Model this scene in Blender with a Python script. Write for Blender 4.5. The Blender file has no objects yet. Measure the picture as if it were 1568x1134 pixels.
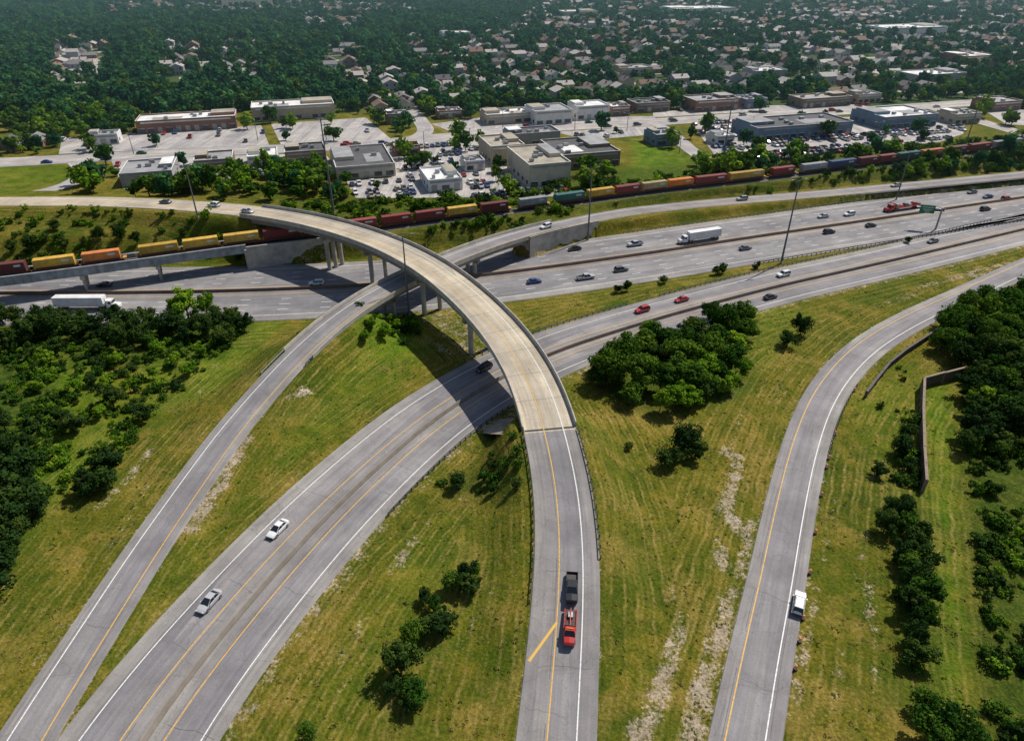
import bpy, math, random, time
import numpy as np
from mathutils import Vector, Matrix
T0=time.time()
random.seed(7); rng=np.random.default_rng(7)
CH=90.; PITCH=math.radians(31.7); F=1045.3; CU=784.; CV=567.
cp,sp=math.cos(PITCH),math.sin(PITCH)
def G(u,v,z=0.):
    dx=(u-CU)/F; dy=(CV-v)/F
    t=(CH-z)/(sp-dy*cp)
    return (dx*t,(cp+dy*sp)*t,z)
def proj(x,y,z):
    dz=z-CH; d=y*cp-dz*sp
    d=np.where(np.asarray(d)<1,1,d)
    return CU+F*x/d, CV-F*(y*sp+dz*cp)/d
scene=bpy.context.scene
COL=scene.collection
CITY=6.0
# ------------------------------------------------------------ materials
def nt(name):
    m=bpy.data.materials.new(name); m.use_nodes=True
    n=m.node_tree.nodes; l=m.node_tree.links
    return m,n,l,n['Principled BSDF']
def rgba(c): return (c[0],c[1],c[2],1)
def ramp(n,stops):
    r=n.new('ShaderNodeValToRGB'); e=r.color_ramp.elements
    e[0].position,e[0].color=stops[0][0],rgba(stops[0][1])
    e[1].position,e[1].color=stops[-1][0],rgba(stops[-1][1])
    for p,c in stops[1:-1]:
        x=e.new(p); x.color=rgba(c)
    return r
def mix(n,l,fac,a,b,mode='MIX'):
    m=n.new('ShaderNodeMix'); m.data_type='RGBA'; m.blend_type=mode
    for s,val in ((m.inputs[0],fac),(m.inputs[6],a),(m.inputs[7],b)):
        if hasattr(val,'is_linked') or hasattr(val,'links'): l.new(val,s)
        elif isinstance(val,(tuple,list)): s.default_value=rgba(val)
        else: s.default_value=val
    return m.outputs[2]
def math_(n,l,op,a,b=0.0,clamp=False):
    m=n.new('ShaderNodeMath'); m.operation=op; m.use_clamp=clamp
    for s,val in ((m.inputs[0],a),(m.inputs[1],b)):
        if hasattr(val,'links'): l.new(val,s)
        else: s.default_value=val
    return m.outputs[0]
def noise(n,l,vec,scale,detail=4,rough=.6):
    t=n.new('ShaderNodeTexNoise'); t.inputs['Scale'].default_value=scale
    t.inputs['Detail'].default_value=detail; t.inputs['Roughness'].default_value=rough
    if vec is not None: l.new(vec,t.inputs['Vector'])
    return t.outputs[0]
def coords(n,l,kind='Object',scale=None):
    t=n.new('ShaderNodeTexCoord'); o=t.outputs[kind]
    if scale:
        m=n.new('ShaderNodeMapping'); m.inputs['Scale'].default_value=scale
        l.new(o,m.inputs[0]); o=m.outputs[0]
    return o
MATS={}
def pmat(name,c,c2=None,scale=1.0,rough=.8,metal=0.,bump=0.,coat=0.):
    if name in MATS: return MATS[name]
    m,n,l,b=nt(name)
    if c2 is None: c2=tuple(x*.75 for x in c)
    co=coords(n,l)
    f=noise(n,l,co,scale,5)
    r=ramp(n,[(.35,c),(.65,c2)]); l.new(f,r.inputs[0]); l.new(r.outputs[0],b.inputs['Base Color'])
    b.inputs['Roughness'].default_value=rough; b.inputs['Metallic'].default_value=metal
    if coat: b.inputs['Coat Weight'].default_value=coat
    if bump:
        bp=n.new('ShaderNodeBump'); bp.inputs['Distance'].default_value=bump
        l.new(noise(n,l,co,scale*6,4),bp.inputs['Height']); l.new(bp.outputs[0],b.inputs['Normal'])
    MATS[name]=m; return m
def roadmat(name,c,dark,light,crack=.5,joint=0):
    """asphalt / concrete; UV = metres (across, along)"""
    m,n,l,b=nt(name)
    uv=coords(n,l,'UV'); st=coords(n,l,'UV',(1.1,.02,1)); 
    f1=noise(n,l,st,1.0,6,.7)
    r=ramp(n,[(.3,dark),(.5,c),(.7,light)]); l.new(f1,r.inputs[0])
    f2=noise(n,l,uv,.09,5,.7); r2=ramp(n,[(.35,(.76,.76,.77)),(.65,(1.17,1.17,1.17))]); l.new(f2,r2.inputs[0])
    col=mix(n,l,1.0,r.outputs[0],r2.outputs[0],'MULTIPLY')
    f3=noise(n,l,uv,3.5,6,.75); r3=ramp(n,[(.3,(.82,.82,.82)),(.7,(1.14,1.14,1.14))]); l.new(f3,r3.inputs[0])
    col=mix(n,l,1.0,col,r3.outputs[0],'MULTIPLY')
    vp=n.new('ShaderNodeTexVoronoi'); vp.inputs['Scale'].default_value=1; l.new(coords(n,l,'UV',(.27,.018,1)),vp.inputs['Vector'])
    sx=n.new('ShaderNodeSeparateColor'); l.new(vp.outputs['Color'],sx.inputs[0])
    rp=ramp(n,[(.1,(.82,.82,.85)),(.5,(1,1,1)),(.95,(1.13,1.12,1.08))]); l.new(sx.outputs[0],rp.inputs[0])
    col=mix(n,l,1.0,col,rp.outputs[0],'MULTIPLY')
    if crack:
        v=n.new('ShaderNodeTexVoronoi'); v.feature='DISTANCE_TO_EDGE'; v.inputs['Scale'].default_value=.12
        w=n.new('ShaderNodeVectorMath'); w.operation='ADD'
        nz=n.new('ShaderNodeTexNoise'); nz.inputs['Scale'].default_value=.4; nz.inputs['Detail'].default_value=5
        l.new(uv,nz.inputs['Vector'])
        sc=n.new('ShaderNodeVectorMath'); sc.operation='SCALE'; sc.inputs['Scale'].default_value=4
        l.new(nz.outputs['Color'],sc.inputs[0]); l.new(uv,w.inputs[0]); l.new(sc.outputs[0],w.inputs[1]); l.new(w.outputs[0],v.inputs['Vector'])
        k=math_(n,l,'LESS_THAN',v.outputs['Distance'],.007)
        k=math_(n,l,'MULTIPLY',k,crack)
        col=mix(n,l,k,col,tuple(x*.5 for x in dark))
    if joint:
        s=n.new('ShaderNodeSeparateXYZ'); l.new(uv,s.inputs[0])
        k=math_(n,l,'FRACT',math_(n,l,'DIVIDE',s.outputs[1],joint))
        k=math_(n,l,'LESS_THAN',k,.28/joint)
        k=math_(n,l,'MULTIPLY',k,.45)
        col=mix(n,l,k,col,tuple(x*.5 for x in dark))
    l.new(col,b.inputs['Base Color']); b.inputs['Roughness'].default_value=.85
    return m
M_asph=roadmat('asphalt_aged',(.23,.217,.222),(.175,.165,.17),(.28,.267,.267),.3,0)
M_asphf=roadmat('asphalt_freeway',(.22,.212,.217),(.165,.158,.163),(.265,.257,.258),.25,0)
M_shld=roadmat('asphalt_shoulder',(.25,.234,.226),(.192,.178,.17),(.30,.282,.268),.35,0)
M_deck=roadmat('concrete_deck',(.46,.395,.30),(.34,.29,.215),(.55,.485,.38),.25,9.0)
M_conc=pmat('concrete_structure',(.46,.42,.36),(.30,.27,.225),.35,.9,bump=.02)
M_concshade=pmat('concrete_shaded_underside',(.26,.235,.2),(.18,.16,.135),.35,.9)  # structure concrete again, colour darkened to paint in shade beneath the decks
M_par=pmat('concrete_parapet',(.47,.44,.39),(.33,.30,.26),.5,.9)
M_brown=pmat('median_barrier_weathered',(.17,.115,.085),(.11,.075,.055),.4,.9)
M_grbar=pmat('median_barrier_concrete',(.27,.235,.20),(.2,.17,.14),.4,.9)
M_tar=pmat('crack_sealant',(.08,.077,.08),(.14,.135,.135),1.5,.8)
def paintmat(name,c):
    m,n,l,b=nt(name)
    f=noise(n,l,coords(n,l,'UV'),2.2,5,.8); r=ramp(n,[(.36,tuple(x*.55 for x in c)),(.5,c)]); l.new(f,r.inputs[0])
    l.new(r.outputs[0],b.inputs['Base Color']); b.inputs['Roughness'].default_value=.7; return m
M_white=paintmat('road_paint_white',(.75,.75,.73)); M_yel=paintmat('road_paint_yellow',(.68,.40,.08))
M_steel=pmat('galvanised_steel',(.36,.37,.38),(.25,.26,.27),2,.5,.7)
M_pole=pmat('pole_steel',(.16,.17,.18),(.11,.12,.12),2,.6,.2)
M_darksteel=pmat('dark_steel',(.05,.05,.05),(.08,.07,.06),2,.7,.3)
M_girder=pmat('girder_paint_grey',(.30,.34,.37),(.18,.19,.2),.4,.6,.1)
M_ballast=pmat('ballast',(.20,.17,.15),(.11,.09,.08),2.5,.95,bump=.05)
M_lot=roadmat('parking_lot_paving',(.39,.365,.35),(.25,.235,.225),(.49,.465,.44),.6,0)
M_street=roadmat('street_paving',(.39,.365,.35),(.31,.295,.285),(.46,.435,.41),.4,0)
M_tyre=pmat('tyre_rubber',(.02,.02,.02),(.03,.03,.03),3,.9)
M_glass=pmat('vehicle_glass',(.015,.02,.025),(.02,.025,.03),1,.12)
M_lamp=pmat('headlamp',(.7,.7,.68),(.6,.6,.6),1,.3)
M_tail=pmat('tail_lamp',(.4,.02,.01),(.3,.01,.01),1,.3)
M_win=pmat('window_glass',(.03,.04,.05),(.05,.06,.07),.5,.15)
M_bark=pmat('bark',(.09,.065,.045),(.05,.035,.025),3,.95)
def leafmat(name,dark,mid,lite):
    m,n,l,b=nt(name)
    n.remove(b); out=n['Material Output']
    a=n.new('ShaderNodeAttribute'); a.attribute_name='tint'
    oi=n.new('ShaderNodeObjectInfo')
    f=math_(n,l,'ADD',math_(n,l,'MULTIPLY',a.outputs['Fac'],.5),math_(n,l,'MULTIPLY',oi.outputs['Random'],.5))
    r=ramp(n,[(.1,dark),(.5,mid),(.88,lite)]); l.new(f,r.inputs[0])
    d=n.new('ShaderNodeBsdfDiffuse'); t=n.new('ShaderNodeBsdfTranslucent'); mx=n.new('ShaderNodeMixShader'); mx.inputs[0].default_value=.2
    l.new(r.outputs[0],d.inputs[0]); l.new(r.outputs[0],t.inputs[0]); l.new(d.outputs[0],mx.inputs[1]); l.new(t.outputs[0],mx.inputs[2]); l.new(mx.outputs[0],out.inputs[0])
    return m
M_leaf=leafmat('foliage_deciduous',(.024,.065,.010),(.046,.11,.014),(.12,.19,.02))
M_leafb=leafmat('foliage_bright',(.06,.14,.010),(.12,.23,.015),(.22,.32,.025))
M_leafd=leafmat('foliage_dark',(.016,.038,.012),(.029,.064,.014),(.075,.115,.02))
M_leafhaze=leafmat('foliage_forest_hazed',(.018,.075,.032),(.034,.118,.040),(.085,.185,.048))  # bluish cast puts distance haze into the leaf colour
M_dry=leafmat('weeds_dry',(.12,.11,.025),(.20,.165,.05),(.32,.25,.09))
# ------------------------------------------------------------ mesh builder
class MB:
    def __init__(s): s.v=[];s.f=[];s.m=[];s.uv=[];s.mats=[]
    def mi(s,m):
        if m not in s.mats: s.mats.append(m)
        return s.mats.index(m)
    def face(s,ids,mat,uv=None):
        s.f.append(tuple(ids)); s.m.append(s.mi(mat)); s.uv.extend(uv if uv else [(0,0)]*len(ids))
    def poly(s,pts,mat,uv=None):
        i=len(s.v); s.v.extend([tuple(p) for p in pts]); s.face(range(i,i+len(pts)),mat,uv)
    def box(s,c,d,mat,rz=0.,top=None,taper=1.0):
        x,y,z=c; hx,hy,hz=d[0]/2,d[1]/2,d[2]/2; ca,sa=math.cos(rz),math.sin(rz); i=len(s.v)
        for k,(a,b,e) in enumerate([(-1,-1,-1),(1,-1,-1),(1,1,-1),(-1,1,-1),(-1,-1,1),(1,-1,1),(1,1,1),(-1,1,1)]):
            t=taper if e>0 else 1.; px,py=a*hx*t,b*hy*t
            s.v.append((x+px*ca-py*sa,y+px*sa+py*ca,z+e*hz))
        for q in ((3,2,1,0),(0,1,5,4),(1,2,6,5),(2,3,7,6),(3,0,4,7)): s.face([i+j for j in q],mat)
        q=(4,5,6,7); s.face([i+j for j in q],top or mat)
    def cyl(s,p0,p1,r0,r1,mat,n=8,cap=True):
        p0=Vector(p0);p1=Vector(p1);a=(p1-p0).normalized(); b=a.orthogonal().normalized(); c=a.cross(b); i=len(s.v)
        for p,r in ((p0,r0),(p1,r1)):
            for k in range(n):
                t=2*math.pi*k/n; s.v.append(tuple(p+(b*math.cos(t)+c*math.sin(t))*r))
        for k in range(n):
            j=(k+1)%n; s.face([i+k,i+j,i+n+j,i+n+k],mat)
        if cap:
            s.face([i+n+k for k in range(n)],mat); s.face([i+n-1-k for k in range(n)],mat)
    def mesh(s,name):
        me=bpy.data.meshes.new(name); me.from_pydata(s.v,[],s.f)
        for m in s.mats: me.materials.append(m)
        me.polygons.foreach_set('material_index',s.m)
        ul=me.uv_layers.new(name='UVMap'); ul.data.foreach_set('uv',np.array(s.uv,dtype=np.float32).ravel())
        me.update(); return me
    def obj(s,name,parent=None,loc=None):
        o=bpy.data.objects.new(name,s.mesh(name)); COL.objects.link(o)
        if parent: o.parent=parent
        if loc: o.location=loc
        return o
def empty(name):
    o=bpy.data.objects.new(name,None); COL.objects.link(o); return o
class Path:
    def __init__(s,ctrl,ext0=0,ext1=0,sm=12,world=False):
        p=np.array([c if world else G(*c) for c in ctrl],float)
        if ext0: d=p[0]-p[1]; d[2]=0; p=np.vstack([p[0]+d/np.linalg.norm(d)*ext0,p])
        if ext1: d=p[-1]-p[-2]; d[2]=0; p=np.vstack([p,p[-1]+d/np.linalg.norm(d)*ext1])
        L=np.concatenate([[0],np.cumsum(np.linalg.norm(np.diff(p[:,:2],axis=0),axis=1))])
        n=max(4,int(L[-1]/3)); t=np.linspace(0,L[-1],n)
        q=np.stack([np.interp(t,L,p[:,k]) for k in range(3)],1)
        for _ in range(sm*3):
            q[1:-1]=q[1:-1]*.5+(q[:-2]+q[2:])*.25
        s.p=q; s.s=np.concatenate([[0],np.cumsum(np.linalg.norm(np.diff(q[:,:2],axis=0),axis=1))]); s.L=s.s[-1]
        tg=np.gradient(q[:,:2],axis=0); tg/=np.linalg.norm(tg,axis=1)[:,None]; s.t=tg
        s.uvp=proj(q[:,0],q[:,1],q[:,2])
    def at(s,d,off=0.,dz=0.):
        x=np.interp(d,s.s,s.p[:,0]);y=np.interp(d,s.s,s.p[:,1]);z=np.interp(d,s.s,s.p[:,2])
        tx=np.interp(d,s.s,s.t[:,0]);ty=np.interp(d,s.s,s.t[:,1]); k=math.hypot(tx,ty); tx/=k;ty/=k
        return (x-ty*off,y+tx*off,z+dz)
    def ang(s,d):
        return math.atan2(np.interp(d,s.s,s.t[:,1]),np.interp(d,s.s,s.t[:,0]))
    def near(s,x,y):
        return s.s[np.argmin((s.p[:,0]-x)**2+(s.p[:,1]-y)**2)]
    def s_px(s,u,v):
        return s.s[np.argmin((s.uvp[0]-u)**2+(s.uvp[1]-v)**2)]
def sweep(mb,path,prof,mat,s0=0,s1=None,closed=False,step=3.,cap=False):
    s1=path.L if s1 is None else s1
    n=max(1,int(round((s1-s0)/step))); ss=np.linspace(s0,s1,n+1); k=len(prof); base=len(mb.v)
    for d in ss:
        for o,z in prof: mb.v.append(path.at(d,o,z))
    segs=k if closed else k-1
    for i in range(n):
        for j in range(segs):
            j2=(j+1)%k; a=base+i*k
            mb.face([a+j,a+k+j,a+k+j2,a+j2],mat,[(prof[j][0],ss[i]),(prof[j][0],ss[i+1]),(prof[j2][0],ss[i+1]),(prof[j2][0],ss[i])])
    if cap and closed:
        mb.face([base+j for j in range(k)],mat); mb.face([base+n*k+k-1-j for j in range(k)],mat)
def strip(mb,path,o0,o1,dz,mat,s0=0,s1=None,step=3.): sweep(mb,path,[(max(o0,o1),dz),(min(o0,o1),dz)],mat,s0,s1,step=step)
def line(mb,path,o,mat,w=.18,dz=.02,s0=0,s1=None): strip(mb,path,o+w/2,o-w/2,dz,mat,s0,s1)
def dashes(mb,path,o,mat,w=.16,dz=.02,on=3.,gap=9.,s0=0,s1=None):
    s1=path.L if s1 is None else s1; d=s0
    while d+on<s1: strip(mb,path,o+w/2,o-w/2,dz,mat,d,d+on); d+=on+gap
def cracks(mb,path,lo,hi,s0,s1,gap=14.,joints=(),seed=1):
    r=random.Random(seed); d=s0+r.uniform(0,gap)
    while d<s1:
        a=lo+(r.random()*.5*(hi-lo)); b=hi-(r.random()*.5*(hi-lo)); n=7; w=r.uniform(.02,.045); pts=[]
        y=d
        for i in range(n+1):
            o=a+(b-a)*i/n; pts.append((o,y)); y+=r.uniform(-.35,.35)
        for (o0,y0),(o1,y1) in zip(pts[:-1],pts[1:]):
            mb.poly([path.at(y0-w,o0,.01),path.at(y1-w,o1,.01),path.at(y1+w,o1,.01),path.at(y0+w,o0,.01)],M_tar)
        d+=r.uniform(.4,1.6)*gap
    for j in joints:
        d=s0
        while d<s1:
            L=r.uniform(8,30)
            if r.random()<.7: strip(mb,path,j+.04,j-.04,.012,M_tar,d,min(s1,d+L))
            d+=L+r.uniform(1,10)
# ------------------------------------------------------------ paths
FW=Path([(-300,452,0),(0,450,0),(150,450,0),(330,448,0),(540,440,0),(720,426,0),(850,409,0),(1000,388,0),(1100,372,0),(1250,350,0),(1400,328,0),(1568,303,0)],900,1500,sm=14)
R1=Path([(840,1300,0.2),(851,1134,.5),(862,1000,1.5),(868,900,3),(869,850,3.8),(867,800,4.7),(863,750,5.8),(853,700,7),(845,665,8),(826,600,9.5),(806,560,10.5),(787,530,11.3),(764,500,12),(735,470,12.7),(713,450,13.2),(690,430,13.6),(662,410,14),(625,389,14.2),(585,371,14.3),(540,355,14.3),(480,339,14),(420,328,13.4),(350,319,12.5),(250,312,11),(150,308,9.5),(0,308,8),(-300,315,7)],ext1=300,sm=3)
R2=Path([(-60,1300,0),(35,1134,0),(147,960,0),(217,850,0),(287,750,0.2),(347,665,1),(403,600,2.4),(448,550,4.4),(500,502,6.6),(545,469,7.6),(590,442,8),(640,418,8.1),(700,392,8),(760,370,7.5),(830,350,6.5),(900,335,5.2),(960,324,4.2),(1050,314,3.4),(1140,306,3),(1250,297,3),(1400,283,3),(1568,267,3)],ext1=1200,sm=3)
R3=Path([(120,1300,0),(215,1134,0),(300,1020,0),(400,900,0),(500,790,0),(590,705,0),(660,645,0),(740,593,0),(830,547,0),(900,522,0),(1000,491,0),(1100,463,0),(1200,437,0),(1300,415,0),(1400,392,0),(1568,352,0)],ext1=900,sm=4)
R4=Path([(1110,1300,0),(1141,1134,0),(1165,1000,0),(1187,900,0),(1205,800,0),(1227,700,0),(1250,630,0),(1272,590,0),(1305,550,0),(1345,518,0),(1400,487,0),(1460,460,0),(1510,437,0),(1568,410,0),(1640,380,0)],ext1=600,sm=3)
RL=Path([(-200,440,7),(0,425,7),(60,416,7),(150,404,7),(245,392,7),(310,382,7),(370,374,7),(440,366,7),(560,352,7),(660,338,7),(755,326,7),(870,311,7),(960,298,7),(1040,288,7),(1140,277,7),(1240,264,7),(1340,252,7),(1460,237,7),(1568,223,7)],300,1000,sm=10)
r1a=R1.s_px(845,662); r1b=R1.s_px(385,323)
r2a=R2.s_px(520,485); r2b=R2.s_px(800,358)
rla=0; rlb=RL.s_px(372,374)
# ------------------------------------------------------------ terrain
def segdist(X,Y,path,ranges=None,signed=False,coarse=3):
    idx=list(range(0,len(path.s),coarse)); 
    if idx[-1]!=len(path.s)-1: idx.append(len(path.s)-1)
    D=np.full(X.shape,1e9); Z=np.zeros(X.shape); SG=np.zeros(X.shape)
    for a,b in zip(idx[:-1],idx[1:]):
        if ranges is not None and not any(r0<=path.s[a] and path.s[b]<=r1 for r0,r1 in ranges): continue
        ax,ay,az=path.p[a]; bx,by,bz=path.p[b]; dx,dy=bx-ax,by-ay; L2=dx*dx+dy*dy
        t=np.clip(((X-ax)*dx+(Y-ay)*dy)/L2,0,1)
        ex=X-(ax+t*dx); ey=Y-(ay+t*dy); d=ex*ex+ey*ey; m=d<D
        D[m]=d[m]; Z[m]=(az+t*(bz-az))[m]
        if signed: SG[m]=np.sign(dx*ey-dy*ex)[m]
    return (np.sqrt(D)*(SG if signed else 1)),Z
def sstep(x): x=np.clip(x,0,1); return x*x*(3-2*x)
CORR=[(FW,20.8,0,None),(R1,5.8,0,[(0,r1a+2),(r1b-2,R1.L+9)]),(R2,4.6,0,[(0,r2a+1),(r2b-1,R2.L+9)]),(R3,12.,0,None),(R4,5.,0,None),(RL,3.2,-.35,[(rlb-3,RL.L+9)])]
def heights(X,Y):
    X=np.asarray(X,float);Y=np.asarray(Y,float)
    df,_=segdist(X,Y,FW,signed=True,coarse=12)
    base=CITY*sstep((df-23)/13)
    W=np.full(X.shape,1/6.**3); S=W*base; dm=np.full(X.shape,1e9)
    near=(Y<900)&(np.abs(X)<900)
    for path,hw,zo,rg in CORR:
        d=np.full(X.shape,1e9); z=np.zeros(X.shape)
        if near.any():
            dd,zz=segdist(X[near],Y[near],path,rg); d[near]=dd; z[near]=zz
        e=np.maximum(d-hw,0); w=1/(e+.2)**3; w=np.where(d>80,0,w)
        W=W+w; S=S+w*(z+zo-.14); dm=np.minimum(dm,np.maximum(d-hw,0))
    h=S/W
    bump=(np.sin(X*.21+1.3*np.sin(Y*.13))*np.cos(Y*.17+.7)*.25+np.sin(X*.53+Y*.31)*.1)
    h=h+bump*np.clip(dm/8,0,1)*(df<23)
    return h,dm,df
def H1(x,y): return float(heights(np.array([x]),np.array([y]))[0][0])
def drop(uv):
    """map surveyed plan points to the terrain surface"""
    uv=np.array(uv,float); z=np.zeros(len(uv))
    for _ in range(8):
        dx=(uv[:,0]-CU)/F; dy=(CV-uv[:,1])/F; t=(CH-z)/(sp-dy*cp)
        x=dx*t;y=(cp+dy*sp)*t; zn=heights(x,y)[0]; z=z*.4+zn*.6
    return np.stack([x,y,z],1)
def axis(a,b,gmax,gmin,step=1.,g=1.06):
    c=list(np.arange(a,b+.1,step)); s=step; x=c[-1]
    while x<gmax: s*=g; x+=s; c.append(x)
    s=step; x=c[0]; lo=[]
    while x>gmin: s*=g; x-=s; lo.append(x)
    return np.array(lo[::-1]+c)
xs=axis(-175,185,7000,-7000); ys=axis(44,300,9500,-400)
XX,YY=np.meshgrid(xs,ys); nx,ny=len(xs),len(ys)
X=XX.ravel();Y=YY.ravel()
Hh,DM,DF=heights(X,Y)
def pip(U,V,poly):
    ins=np.zeros(U.shape,bool); n=len(poly)
    for i in range(n):
        x1,y1=poly[i];x2,y2=poly[(i+1)%n]
        if y1==y2: continue
        c=((y1>V)!=(y2>V))&(U<(x2-x1)*(V-y1)/(y2-y1)+x1); ins^=c
    return ins
def wpoly(px,z): return [G(u,v,z)[:2] for u,v in px]
U,V=proj(X,Y,Hh); V=np.where(Y<20,2000,V)
dirt=np.zeros(X.shape); lush=np.zeros(X.shape); brush=np.zeros(X.shape)
def blobs(arr,lst):
    for (u0,v0,u1,v1,r,a) in lst:
        x0,y0,_=G(u0,v0);x1,y1,_=G(u1,v1);dx,dy=x1-x0,y1-y0;L2=dx*dx+dy*dy+1e-6
        t=np.clip(((X-x0)*dx+(Y-y0)*dy)/L2,0,1); d=np.hypot(X-x0-t*dx,Y-y0-t*dy)
        np.maximum(arr,a*(1-sstep((d/r-.2)/1.2)),out=arr)
blobs(dirt,[(380,675,340,740,2.6,1),(340,740,295,805,3.0,1),(450,620,470,610,2.8,.95),(650,520,690,540,3,.75),(640,820,600,870,2.4,.8),(590,790,500,900,1.3,.85),(660,790,620,850,1.6,.7),
 (1110,690,1130,700,2.4,1),(1130,710,1110,780,2.4,1),(1110,780,1130,810,2.4,1),(1100,830,1110,870,2,.95),(1150,800,1130,880,1.5,.95),(1120,900,1100,980,2.0,1),(1105,960,1070,1060,2.4,1),(1075,1050,1060,1134,2.8,1),
 (1045,950,1010,1060,2.2,.95),(1010,1060,980,1130,2.9,.95),(1170,770,1130,880,.9,.9),(230,690,150,780,2,.8),(230,740,160,850,1.3,.7),(1250,900,1220,1080,1.3,.8),(1330,880,1330,950,1.8,.75),(1345,950,1330,1100,1.2,.65),
 (740,650,775,665,2.5,.95),(700,510,720,540,3,.7),(1340,470,1400,450,2,.75),(1400,440,1568,405,1.5,.9),(1450,425,1560,400,2.3,.85),(1080,650,1160,560,1.8,.6),(330,560,300,610,2.5,.6),(560,850,510,910,1.1,.8),(1330,800,1310,900,1.5,.6),
 (480,700,440,740,1.6,.6),(760,900,700,1000,1.6,.55),(960,760,990,850,1.5,.55),(560,950,520,1010,1.8,.6),(1280,760,1260,860,1.0,.65),(95,960,60,1010,1.5,.7),(1210,560,1170,640,1.5,.6),(1140,620,1120,680,1.2,.75),(1020,880,1040,940,1.4,.65),(560,1010,500,1080,1.4,.6),(780,830,790,900,1.2,.55),(1290,1000,1270,1100,1.4,.65),(1180,540,1210,500,1.6,.55),(700,760,740,800,1.6,.5),(890,640,930,720,1.5,.45),(1360,700,1350,780,1.4,.55),(530,640,480,690,1.6,.45)])
R_dist={}
for k,p,hw in (('R1',R1,5.5),('R2',R2,4.2),('R3',R3,11.5),('R4',R4,4.8),('FW',FW,20.3)):
    m=(Y<420)&(np.abs(X)<320); d=np.full(X.shape,99.); d[m]=segdist(X[m],Y[m],p)[0]-hw; R_dist[k]=d
mow=np.minimum.reduce(list(R_dist.values())); edge=np.exp(-np.maximum(mow,0)/.9)*.75*(mow<8)
dirt=np.maximum(dirt,edge)
for poly,a in (([(965,212),(1045,232),(1078,262),(1050,280),(935,283),(972,250)],1.),([(-200,255),(112,252),(118,275),(60,298),(-200,306)],.6),([(1412,590),(1455,575),(1465,700),(1490,1134),(1432,1134),(1418,800)],.95),([(540,480),(630,470),(660,540),(540,560)],.9),([(0,500),(120,520),(220,640),(100,760),(0,880)],.8),([(520,560),(690,520),(600,600),(420,720)],.5),([(1060,440),(1250,480),(1130,600),(1060,640)],.5),([(300,480),(440,490),(330,600),(230,640),(200,560)],.8),([(120,1075),(330,760),(300,860),(200,980)],.45),([(1300,600),(1400,560),(1400,700),(1350,800)],.45),([(640,800),(800,760),(800,900),(560,1134),(420,1134)],.3)):
    lush=np.maximum(lush,pip(U,V,poly)*a)
for poly,a in (([(-300,480),(60,500),(90,600),(60,700),(40,830),(-30,900),(-400,1300)],1.),([(1475,590),(1700,560),(1900,1300),(1510,1200),(1480,800)],.9),([(60,480),(400,488),(340,545),(110,565)],.85),([(670,735),(800,700),(800,760),(680,765)],.7),([(420,310),(1700,190),(1700,245),(1100,300),(700,365),(430,340)],.7),([(1350,760),(1420,760),(1425,1134),(1390,1050)],.6),([(900,540),(1150,480),(1150,600),(1000,640),(920,610)],.7),([(0,325),(370,330),(370,385),(0,400)],.35)):
    brush=np.maximum(brush,pip(U,V,poly)*a)
def blur(a,k=2):
    a=a.reshape(ny,nx)
    for _ in range(k):
        a[1:-1]=(a[:-2]+2*a[1:-1]+a[2:])/4; a[:,1:-1]=(a[:,:-2]+2*a[:,1:-1]+a[:,2:])/4
    return a.ravel()
lush=blur(lush,6); brush=blur(brush,6)
forest=sstep((175-V)/12)
me=bpy.data.meshes.new('ground')
me.vertices.add(nx*ny); me.vertices.foreach_set('co',np.stack([X,Y,Hh],1).astype(np.float32).ravel())
ii,jj=np.meshgrid(np.arange(nx-1),np.arange(ny-1)); a=(jj*nx+ii).ravel()
fc=np.stack([a,a+1,a+nx+1,a+nx],1).astype(np.int32)
me.loops.add(fc.size); me.loops.foreach_set('vertex_index',fc.ravel()); me.polygons.add(len(fc))
me.polygons.foreach_set('loop_start',np.arange(0,fc.size,4,dtype=np.int32)); me.polygons.foreach_set('loop_total',np.full(len(fc),4,dtype=np.int32))
me.polygons.foreach_set('use_smooth',np.ones(len(fc),bool)); me.update(); me.validate()
for nm,arr in (('dirt',dirt),('lush',lush),('brush',brush),('mow',np.clip(mow,-5,60)),('forest',forest)):
    at=me.attributes.new(nm,'FLOAT','POINT'); at.data.foreach_set('value',arr.astype(np.float32))
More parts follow.
